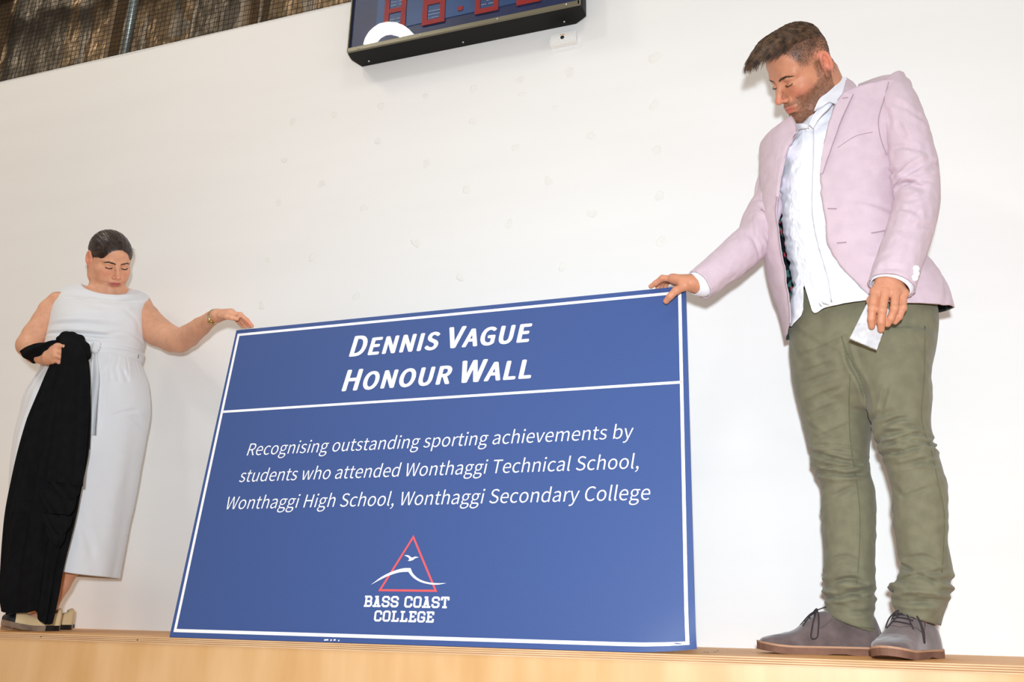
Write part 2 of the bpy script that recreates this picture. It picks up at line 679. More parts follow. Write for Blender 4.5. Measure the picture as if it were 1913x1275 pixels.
def skin_mat(name):
    m, nt, b = new_mat(name)
    at = N(nt, 'ShaderNodeAttribute', attribute_name='Col')
    tc = N(nt, 'ShaderNodeTexCoord')
    nz = N(nt, 'ShaderNodeTexNoise', i_Scale=45.0, i_Detail=5.0)
    nt.links.new(tc.outputs['Object'], nz.inputs['Vector'])
    mx = N(nt, 'ShaderNodeMix', data_type='RGBA', blend_type='MULTIPLY')
    rp = N(nt, 'ShaderNodeValToRGB')
    rp.color_ramp.elements[0].color = (0.86, 0.80, 0.76, 1); rp.color_ramp.elements[1].color = (1.1, 1.08, 1.06, 1)
    rp.color_ramp.elements[0].position = 0.3; rp.color_ramp.elements[1].position = 0.7
    nt.links.new(nz.outputs['Fac'], rp.inputs['Fac'])
    mx.inputs['Factor'].default_value = 0.6
    nt.links.new(at.outputs['Color'], mx.inputs[6]); nt.links.new(rp.outputs['Color'], mx.inputs[7])
    nt.links.new(mx.outputs[2], b.inputs['Base Color'])
    b.inputs['Roughness'].default_value = 0.5
    b.inputs['Specular IOR Level'].default_value = 0.38
    b.inputs['Subsurface Weight'].default_value = 0.12
    b.inputs['Subsurface Radius'].default_value = (0.010, 0.004, 0.002)
    b.inputs['Subsurface Scale'].default_value = 1.0
    n2 = N(nt, 'ShaderNodeTexNoise', i_Scale=420.0, i_Detail=3.0)
    nt.links.new(tc.outputs['Object'], n2.inputs['Vector'])
    bp = N(nt, 'ShaderNodeBump', i_Strength=0.25, i_Distance=0.0008)
    nt.links.new(n2.outputs['Fac'], bp.inputs['Height']); nt.links.new(bp.outputs['Normal'], b.inputs['Normal'])
    return m


def hair_mat(name, dark, light, rough=0.45):
    m = mat(name, light, rough=rough, rgb2=dark, vscale=60, spec=0.5)
    return m

# ================================================================== SETTING
ZN = 2.4307 * S            # top edge of the white wall lining
LD = 0.5 * S               # depth of the ledge
m_wall = mat('white_wall_paint', (240, 240, 238), rough=0.55, var=0.012, vscale=2.0, bump=(90, 0.08, 0.002), stretch=(0.4, 1, 3))
m_patch = mat('filler', (237, 237, 232), rough=0.8, var=0.02, vscale=40, bump=(60, 0.3, 0.002))
m_ledge = mat('varnished_birch_top', (242, 186, 114), rough=0.5, rgb2=(230, 160, 88), vscale=5, stretch=(0.6, 6, 6), bump=(40, 0.05, 0.001))
m_front = mat('birch_face', (226, 186, 136), rough=0.4, rgb2=(212, 166, 110), vscale=3.2, stretch=(3.0, 3.0, 0.5), bump=(30, 0.05, 0.002))
m_ply_l = mat('ply_light', (226, 198, 160), rough=0.7, rgb2=(212, 178, 134), vscale=12, stretch=(0.5, 4, 4))
m_ply_d = mat('ply_dark', (196, 150, 104), rough=0.8, rgb2=(172, 122, 80), vscale=14, stretch=(0.5, 4, 4))
m_dark = mat('dark_hole', (70, 50, 35), rough=0.9)
m_floor = mat('gym_floor', (205, 165, 115), rough=0.35, rgb2=(190, 148, 98), vscale=3, stretch=(0.4, 6, 1))

wall = box('wall_back', (-7.5, 0.0, -1.1), (6.5, 0.03, ZN), m_wall); wall['kind'] = 'structure'
fl = box('floor', (-7.5, -8.0, -1.15), (6.5, 0.0, -1.1), m_floor); fl['kind'] = 'structure'

patches = [(1777, 67, 11), (1395, 132, 9), (1175, 166, 8), (968, 205, 7), (755, 240, 6), (1330, 290, 5), (554, 284, 7), (344, 323, 6),
           (160, 352, 7), (962, 352, 6), (1775, 278, 9), (1492, 416, 8), (540, 440, 6), (1786, 482, 9), (1155, 468, 7), (124, 524, 6),
           (758, 540, 7), (290, 630, 7), (1302, 618, 8), (937, 657, 8), (1798, 685, 9), (97, 714, 6), (480, 738, 7), (1497, 764, 8),
           (1128, 810, 8), (710, 890, 9), (1805, 888, 10), (50, 968, 6), (250, 957, 8), (1366, 1000, 8), (910, 1046, 8), (448, 1132, 8), (22, 1172, 7),
           (1183, 232, 5)]
for i, (x, y, r) in enumerate(patches):
    c = P(480 + x / 2.391, 80 + y / 2.391, 0.0)
    R = (r + 1.5) * M_PER_PX(c) * 0.98
    q = rng.random(6)
    vs = [[c[0], -0.0014, c[2]]]; fs = []
    n = 18
    for ring, (rr, hh) in enumerate(((0.55, -0.0012), (0.86, -0.0016), (1.0, 0.0002))):
        for k in range(n):
            a = 2 * math.pi * k / n
            w = 1 + 0.16 * math.sin(2 * a + q[0] * 6) + 0.10 * math.sin(3 * a + q[1] * 6) + 0.05 * math.sin(5 * a + q[2] * 6)
            tl = 0.35 * (q[3] - 0.5)
            dx = R * rr * w * (math.cos(a) + tl * math.sin(a)); dz = R * rr * w * math.sin(a) * (0.85 + 0.2 * q[4])
            vs.append([c[0] + dx, hh * (0.7 + 0.5 * math.sin(a + q[5] * 6)), c[2] + dz])
    for k in range(n):
        fs.append((0, 1 + k, 1 + (k + 1) % n))
        for ring in range(2):
            o = 1 + ring * n
            fs.append((o + k, o + n + k, o + n + (k + 1) % n, o + (k + 1) % n))
    mesh_obj('patch', vs, fs, m_patch, wall)
for px, py, r in ((137, 1170, .006),):
    c = P(px, py, 0)
    v, f = tube_data([[c[0], 0.0, c[2]], [c[0], -0.012, c[2]]], [r, r * .8], 10)
    mesh_obj('screw', v, f, mat('grey_screw', (120, 105, 110), rough=0.4, metal=0.8), wall)

# ledge: ply top with its layered edge, birch front panel
ledge = box('stage_ledge', (-7.5, -LD + 0.004, -1.1), (6.5, 0.0, -0.0175), m_front)
tag(ledge, kind='structure', label='birch plywood ledge running along the foot of the white wall')
top = box('top_board', (-7.5, -LD + 0.0015, -0.0172), (6.5, 0.0, 0.0), m_ledge, ledge)
nply = 7
for i in range(nply):
    z1 = -0.0002 - i * 0.0174 / nply; z0 = z1 - 0.0174 / nply + 0.0001
    yy = -LD if i % 2 == 0 else -LD + 0.0007
    vs = []; fs = []
    nx = 120
    for j in range(nx):
        x = -7.5 + 14.0 * j / (nx - 1)
        w = 0.0004 * (vnoise(x * 3, i * 7.0, 1.0))
        for (y, z) in ((yy + w * .4, z0), (yy + w * .4, z1), (-LD + 0.003, z1), (-LD + 0.003, z0)):
            vs.append((x, y, z))
    for j in range(nx - 1):
        for k in range(4):
            a = j * 4 + k; b = j * 4 + (k + 1) % 4
            fs.append((a, b, b + 4, a + 4))
    mesh_obj('ply', vs, fs, m_ply_l if i % 2 == 0 else m_ply_d, top, smooth=False)
for px, py in ((78, 1184.5), (257, 1195)):
    c = P(px, py, -LD)
    v, f = tube_data([[c[0], -LD - 0.0008, -0.009], [c[0], -LD + 0.002, -0.009]], 0.0022, 8)
    mesh_obj('nail_hole', v, f, m_dark, ledge)
for dx, dy in ((0, 0), (0.002, -0.09), (-0.02, -0.12), (-.012, -.12)):
    c = np.array([P(1341, 1222, -0.25)[0] + dx, -0.25 + dy, 0.0])
    v, f = tube_data([[c[0], c[1], -0.001], [c[0], c[1], 0.0007]], 0.003, 8)
    mesh_obj('nail_hole', v, f, m_dark, ledge)

# wall above the lining: foil-faced sarking between ribs
m_foil = mat('foil_sarking', (150, 124, 92), rough=0.42, metal=0.5, rgb2=(118, 98, 72), vscale=5, stretch=(1.5, 1, .5), bump=(9, 0.9, 0.03))
m_foil2 = mat('foil_sarking_dark', (122, 112, 98), rough=0.45, metal=0.5, rgb2=(98, 86, 70), vscale=6, stretch=(1.5, 1, .5), bump=(14, 0.8, 0.02))
up = empty('wall_upper', (0, 0.2, ZN)); up['kind'] = 'structure'
xs = np.arange(-4.4, 6.0, 0.42)
for i, x in enumerate(xs):
    nx_, nz_ = 26, 34
    TX, TZ = np.meshgrid(np.linspace(0, 0.42, nx_), np.linspace(0, 1.6, nz_))
    prof = 0.02 * np.sin(TX / 0.42 * math.pi * 2 + i) + 0.012 * np.sin(TX / 0.42 * math.pi * 5)
    ev_ = np.sin(TX / 0.42 * math.pi) ** 0.5
    Yv = 0.25 - prof * ev_ - ev_ * 0.022 * vnoise((TX + x) * 14, TZ * 7, 3.0) - ev_ * 0.01 * vnoise((TX + x) * 40, TZ * 30, 5.0)
    vs = np.stack([TX + x, Yv, TZ + ZN - 0.1], -1).reshape(-1, 3)
    mesh_obj('sarking_panel', vs, grid_faces(nz_, nx_), m_foil if i % 3 else m_foil2, up, smooth=False)
    if i % 2 == 1:
        box('batten', (x - 0.014, 0.15, ZN - 0.1), (x + 0.014, 0.215, ZN + 1.5), mat('batten_timber', (122, 98, 70), rough=0.7, var=0.2) if i == 1 else bpy.data.materials['batten_timber'], up)
box('backing_sheet', (-4.6, 0.262, ZN - .1), (6.2, 0.27, ZN + 1.6), m_foil2, up)
cap = box('trim_1', (-7.5, 0.03, ZN - 0.03), (6.5, 0.34, ZN - 0.012), mat('wall_head_timber', (150, 110, 70), rough=0.7)); cap['kind'] = 'structure'

pl = P(233.5, 99, 0.08); 
v, f = tube_data([[pl[0], 0.08, ZN - 0.012], [pl[0], 0.08, ZN + 1.5]], 0.023, 20)
pipe = mesh_obj('steel_post', v, f, mat('galvanised_steel', (150, 160, 158), rough=0.35, metal=0.7, var=.1))
tag(pipe, 'grey steel pipe post standing behind the black netting', 'pipe')
pq = P(0, 22, 0.1)
bm = bmesh.new()
bm_box(bm, (-2.0, 0.09, pq[2] + 0.075), (5.5, 0.05, 0.012)); bm_box(bm, (-2.0, 0.10, pq[2] + 0.13), (5.5, 0.010, 0.12)); bm_box(bm, (-2.0, 0.09, pq[2] + 0.19), (5.5, 0.05, 0.012))
bb = obj_bm('steel_beam', bm, mat('brown_painted_steel', (62, 44, 30), rough=0.6, var=0.2))
tag(bb, 'dark brown steel beam across the top left corner above the netting', 'beam')

# netting
parts = []
x0, x1, z0, z1 = -4.0, -0.74, ZN - 0.004, ZN + 1.1
pit = 0.0262
zz = np.linspace(z0, z1, 70)
for i in range(int((x1 - x0) / pit)):
    x = x0 + i * pit
    zs = zz
    xx = x + 0.0008 * np.sin(zs / pit * math.pi) + 0.004 * vnoise(zs * 2, x * 1.0, 0) + 0.05 * (zs - z0) * 0.2
    yy = -0.006 + 0.003 * vnoise(zs * 3, x * 3, 2)
    parts.append(tube_data(np.stack([xx, yy, zs], 1), 0.00125, 3))
for j in range(int((z1 - z0) / pit) + 1):
    z = z0 + j * pit + 0.004
    xs_ = np.linspace(x0, x1, 200)
    zz_ = z + 0.0010 * np.sin(xs_ / pit * math.pi + j * math.pi) + 0.003 * vnoise(xs_ * 2, z * 5, 1)
    parts.append(tube_data(np.stack([xs_, np.full(200, -0.006), zz_], 1), 0.00125, 3))
V, F = merge(parts)
net = mesh_obj('safety_net', V, F, mat('black_net_cord', (22, 26, 22), rough=0.8))
tag(net, 'black square-mesh safety netting hung above the white wall', 'net', kind='stuff')

# ================================================================== SCOREBOARD
sb = empty('scoreboard', (P(870, 60, -0.10)[0], 0, P(870, 60, -.10)[2]))
tag(sb, 'black-cased electronic scoreboard with red digits, high on the white wall', 'scoreboard')
m_case = mat('black_case', (13, 14, 12), rough=0.6, var=.1, spec=.25)
m_trim = mat('olive_aluminium', (118, 112, 92), rough=0.35, metal=0.4, var=.05)
m_navy = mat('navy_board', (26, 42, 88), rough=0.35, var=0.25, vscale=6)
m_scr = mat('steel_screw', (205, 205, 200), rough=0.25, metal=0.9)
m_led = mat('red_led', (214, 44, 34), rough=0.35, var=.1)
YF = -0.10
fl_ = P(650, 97.5, YF); fr_ = P(1081.5, 13, YF)
zb = (fl_[2] + fr_[2]) / 2
bl_ = P(674, 124, -0.012); br_ = P(1075, 45, -0.012)
XL, XR = fl_[0], fr_[0] + 0.004
ZT = zb + 0.52
# casing: front frame, bottom plate, sides (plan tapers towards the wall)
prof = [(XL, YF), (XL - 0.004, YF + 0.02), (XL - 0.006, -0.055), (bl_[0] , -0.002), (br_[0], -0.002), (XR + 0.008, -0.035), (XR + 0.007, YF + 0.02), (XR, YF)]
vs = []; n = len(prof)
for z in (zb, ZT):
    for x, y in prof: vs.append((x, y, z))
fs = [tuple(range(n))[::-1], tuple(range(n, 2 * n))]
for i in range(n):
    if i == n - 1: continue
    fs.append((i, (i + 1) % n, n + (i + 1) % n, n + i))
mesh_obj('casing', vs, fs, m_case, sb, smooth=False)
tw = 0.018
frame = []
bm = bmesh.new()
bm_box(bm, ((XL + XR) / 2, YF - 0.004, zb + tw / 2), (XR - XL, 0.010, tw), 0.001)
bm_box(bm, ((XL + XR) / 2, YF - 0.004, ZT - tw / 2), (XR - XL, 0.010, tw), 0.001)
bm_box(bm, (XR - 0.002, YF - 0.004, (zb + ZT) / 2), (0.010, 0.010, ZT - zb - 0.002), 0.001)
bm_box(bm, (XL + 0.002, YF - 0.004, (zb + ZT) / 2), (0.005, 0.010, ZT - zb - 0.002), 0.001)
obj_bm('trim', bm, m_trim, sb)
box('back_panel', (XL + 0.004, YF + 0.006, zb + 0.006), (XR - 0.006, YF + 0.012, ZT - 0.005), m_navy, sb)
# inner paler field
m_navy2 = mat('blue_board', (40, 78, 128), rough=0.35, var=0.2, vscale=5)
fx0 = P(701, 88, YF)[0]
box('digit_field', (XL + 0.12, YF + 0.003, zb + 0.075), (XR - 0.03, YF + 0.006, ZT - 0.06), m_navy2, sb)
screws = [(669, 90.5), (785, 65.5), (929, 36), (1058, 11)]
for x, y in screws:
    c = P(x, y, YF - 0.010)
    v, f = tube_data([[c[0], YF - 0.008, zb + tw / 2], [c[0], YF - 0.0125, zb + tw / 2]], [0.0048, 0.0035], 12)
    mesh_obj('screw', v, f, m_scr, sb)
for x, y in ((689, 116.5), (865, 81.5), (1054, 45)):
    c = P(x, y, -0.03)
    v, f = tube_data([[c[0], -0.03, zb + 0.001], [c[0], -0.03, zb - 0.004]], [0.0048, 0.0035], 12)
    mesh_obj('screw', v, f, m_scr, sb)


def digit(name, xa, xb, zlo, H, segs, th=0.026):
    W = xb - xa
    parts = []
    pitch = 0.0068
    def led(x, z):
        a = tube_data([[x, YF + 0.003, z], [x, YF - 0.0012, z]], [0.0031, 0.0022], 6)
        parts.append(a)
    def fill(x0_, x1_, z0_, z1_):
        nx = max(1, int(round((x1_ - x0_) / pitch))); nz = max(1, int(round((z1_ - z0_) / pitch)))
        for i in range(nx):
            for j in range(nz):
                led(x0_ + (i + .5) * (x1_ - x0_) / nx, z0_ + (j + .5) * (z1_ - z0_) / nz)
    bars = {'a': (xa, xb, zlo + H - th, zlo + H), 'd': (xa, xb, zlo, zlo + th), 'g': (xa + th, xb - th, zlo + H / 2 - th / 2, zlo + H / 2 + th / 2),
            'f': (xa, xa + th, zlo + H / 2, zlo + H - th), 'e': (xa, xa + th, zlo + th, zlo + H / 2),
            'b': (xb - th, xb, zlo + H / 2, zlo + H - th), 'c': (xb - th, xb, zlo + th, zlo + H / 2)}
    for s in segs: fill(*bars[s])
    V, F = merge(parts)
    o = mesh_obj(name, V, F, m_led, sb, smooth=False)
    bars_v = [bars[s] for s in segs]
    bm = bmesh.new()
    for (a, b, c, d) in bars_v: bm_box(bm, ((a + b) / 2, YF + 0.0005, (c + d) / 2), (b - a, 0.003, d - c))
    obj_bm('segment_backing', bm, mat('dark_red_backing', (150, 30, 28), rough=0.5) if 'dark_red_backing' not in bpy.data.materials else bpy.data.materials['dark_red_backing'], o)
    return o


zd = P(800, 46, YF)[2]
for xa_, xb_ in ((716.5, 760), (788, 836), (886, 935), (964, 1013)):
    xa = P(xa_, 45, YF)[0]; xb = P(xb_, 40, YF)[0]
    digit('digit', xa, xa + 0.098, zd, 0.21, 'abcdefg' if xa_ < 880 else 'abcdef', 0.022)
cx = P(860, 17, YF)[0]; 
for dz in (0.035, 0.13):
    digit('colon_dot', cx - 0.010, cx + 0.010, zd + dz, 0.02, 'd', 0.02)
# small components on the circuit board
m_comp = mat('pale_components', (190, 198, 205), rough=0.3)
for xa_, zoff in ((722, 0.03), (793, 0.03), (793, 0.13), (722, 0.13), (891, 0.04), (968, 0.04)):
    xa = P(xa_, 45, YF)[0] + 0.018
    bm = bmesh.new()
    for r_ in range(3):
        for c_ in range(7):
            if random.random() < 0.75:
                bm_box(bm, (xa + c_ * 0.0075, YF + 0.001, zd + zoff + r_ * 0.016), (0.005, 0.003, 0.0028))
    obj_bm('component_row', bm, m_comp, sb)
# clear acrylic sheet in front
m_ac, nt, b = new_mat('clear_acrylic')
out = nt.nodes['Material Output']
tr = N(nt, 'ShaderNodeBsdfTransparent'); gl = N(nt, 'ShaderNodeBsdfGlossy', i_Roughness=0.015); fr = N(nt, 'ShaderNodeFresnel', i_IOR=1.35); mx = N(nt, 'ShaderNodeMixShader')
nt.links.new(fr.outputs[0], mx.inputs[0]); nt.links.new(tr.outputs[0], mx.inputs[1]); nt.links.new(gl.outputs[0], mx.inputs[2]); nt.links.new(mx.outputs[0], out.inputs['Surface'])
vs = [(XL + 0.005, YF - 0.0075, zb + tw - 0.002), (XR - 0.006, YF - 0.0075, zb + tw - 0.002), (XR - 0.006, YF - 0.0075, ZT - 0.01), (XL + 0.005, YF - 0.0075, ZT - 0.01)]
mesh_obj('acrylic_cover', vs, [(0, 1, 2, 3)], m_ac, sb, smooth=False)

# the lamp whose dome shows as a reflection in the acrylic
pc = P(731, 97, YF - 0.0075)
dr = pc - CC; mir = np.array([dr[0], -dr[1], dr[2]])
sL = 1.75
Lp = pc + mir * sL
m_lampw, nt, b = new_mat('lamp_glow'); b.inputs['Emission Color'].default_value = (1, 0.97, 0.92, 1); b.inputs['Emission Strength'].default_value = 60
lp = empty('high_bay_lamp', Lp); tag(lp, 'round white ring lamp high over the hall, seen mirrored in the scoreboard', 'lamp')
totdist = np.linalg.norm(dr) * (1 + sL)
Ro = 41.0 / 1600 * totdist * 0.95
ring = []
nrmv = nrm(pc - Lp); ux = nrm(np.cross(nrmv, [0, 0, 1])); uy = np.cross(nrmv, ux)
nn = 40
for k in range(nn): ring.append(Lp + Ro * (math.cos(2 * math.pi * k / nn) * ux + math.sin(2 * math.pi * k / nn) * uy))
v, f = tube_data(ring, Ro * 0.27, 10, closed=True)
mesh_obj('ring_tube', v, f, m_lampw, lp)
v, f = tube_data([Lp - nrmv * 0.02, Lp - nrmv * 0.10, Lp - nrmv * 0.25], [Ro * 0.9, Ro * 0.5, 0.06], 24)
mesh_obj('housing', v, f, m_case, lp)

# ================================================================== WALL OUTLET
jb = empty('outlet_box', P(1050, 72, 0)); tag(jb, 'small white cable outlet box on the wall under the scoreboard', 'outlet')
a = P(1026, 63, -0.03); b_ = P(1077, 53, -0.03); c_ = P(1028, 86, -0.03)
ox0, ox1 = a[0], P(1075.5, 74, -0.03)[0]
oz1 = (a[2] + b_[2]) / 2; oz0 = oz1 - 0.050
m_pl = mat('white_plastic', (235, 235, 232), rough=0.35, var=0.01)
box('back_box', (ox0, -0.026, oz0), (ox1, 0.0, oz1), m_pl, jb, 0.002)
box('cover_plate', (ox0 + 0.006, -0.031, oz0 + 0.005), (ox1 - 0.006, -0.0255, oz1 - 0.005), m_pl, jb, 0.0015)
oc = P(1050.5, 70, -0.031)
v, f = tube_data([[oc[0], -0.0325, oc[2]], [oc[0], -0.028, oc[2]]], 0.0075, 14)
mesh_obj('socket', v, f, mat('black_socket', (20, 30, 28), rough=0.5), jb)
box('label_strip', (oc[0] - 0.009, -0.0316, oc[2] + 0.011), (oc[0] + 0.009, -0.031, oc[2] + 0.0145), mat('orange_print', (214, 160, 96), rough=0.6), jb)

# ================================================================== HONOUR BOARD
BT = 0.1369748
BO = np.array([-0.837944, -0.48, 0.00074]) * S
BU = np.array([0, math.sin(BT), math.cos(BT)])
BN = np.array([0, -math.cos(BT), math.sin(BT)])       # towards the viewer
BW, BH = 1.4175, 0.9312


def brd(u, v, n=0.0):
    """board coordinates (u right, v up, n off the face) -> world, with the lifted lower right corner"""
    u = np.asarray(u, float); v = np.asarray(v, float)
    cu = np.clip((u - (BW - 0.16)) / 0.16, 0, 1) ** 2 * np.clip(1 - v / 0.12, 0, 1) ** 2
    p = BO + S * (u[..., None] * np.array([1.0, 0, 0]) + v[..., None] * BU) + np.asarray(n)[..., None] * BN if np.ndim(n) else BO + S * (u[..., None] * np.array([1.0, 0, 0]) + v[..., None] * BU) + n * BN
    p = p - cu[..., None] * np.array([0, -0.020, -0.011]) 
    return p


m_blue = mat('blue_print', (62, 86, 142), rough=0.5, var=0.03, vscale=300, bump=(500, 0.05, 0.0004), spec=0.3)
m_edge = mat('board_edge', (34, 52, 100), rough=0.5)
m_wprint = mat('white_print', (250, 250, 252), rough=0.4)
m_red = mat('red_print', (232, 92, 96), rough=0.4)
nu_, nv_ = 60, 40
us = np.r_[np.linspace(0, BW - 0.2, 20), np.linspace(BW - 0.2, BW, nu_ - 20 + 1)[1:]]
vss = np.r_[np.linspace(0, 0.16, 20), np.linspace(0.16, BH, nv_ - 20 + 1)[1:]]
U_, V_ = np.meshgrid(us, vss)
G = brd(U_, V_, 0.0)
vv, ff = thick(G.reshape(-1, 3), grid_faces(nv_, nu_), 0.006)
nfr = len(grid_faces(nv_, nu_))
board = empty('honour_board', brd(BW / 2, 0.0)); 
tag(board, 'large blue honour wall board with white lettering, held upright on the ledge', 'sign')
mesh_obj('panel', vv, ff, [m_blue, m_edge], board, smooth=False, fmat=[0] * nfr + [1] * (len(ff) - nfr))


def line_strip(name, pts, w, material, n=0.0006, closed=False, parent=None):
    pts = [np.array(p, float) for p in pts]
    K = len(pts); vs = []; fs = []
    for i in range(K):
        if closed: d0 = nrm(pts[i] - pts[i - 1]); d1 = nrm(pts[(i + 1) % K] - pts[i])
        else:
            d0 = nrm(pts[i] - pts[max(i - 1, 0)]) if i else nrm(pts[1] - pts[0]); d1 = nrm(pts[min(i + 1, K - 1)] - pts[i]) if i < K - 1 else d0
        n0 = np.array([-d0[1], d0[0]]); n1 = np.array([-d1[1], d1[0]])
        mm = nrm(n0 + n1); mm = mm / max(mm @ n0, 0.3)
        ww = (w[i] if np.ndim(w) else w) / 2
        vs += [pts[i] + mm * ww, pts[i] - mm * ww]
    for i in range(K if closed else K - 1):
        j = (i + 1) % K
        fs.append((2 * i, 2 * i + 1, 2 * j + 1, 2 * j))
    A = np.array(vs)
    return mesh_obj(name, brd(A[:, 0], A[:, 1], n), fs, material, parent or board, smooth=False)


def dens(a, b, n): return [tuple(np.array(a) + (np.array(b) - np.array(a)) * t) for t in np.linspace(0, 1, n)]


bi = [(0.0145, 0.0175), (BW - 0.0195, 0.0165), (BW - 0.0165, BH - 0.0185), (0.0125, BH - 0.0175)]
path = dens(bi[0], bi[1], 30)[:-1] + dens(bi[1], bi[2], 24)[:-1] + dens(bi[2], bi[3], 4)[:-1] + dens(bi[3], bi[0], 6)[:-1]
line_strip('border_line', path, 0.0085, m_wprint, closed=True)
line_strip('divider_line', [(0.016, 0.6535), (1.4, 0.6535)], 0.0075, m_wprint)


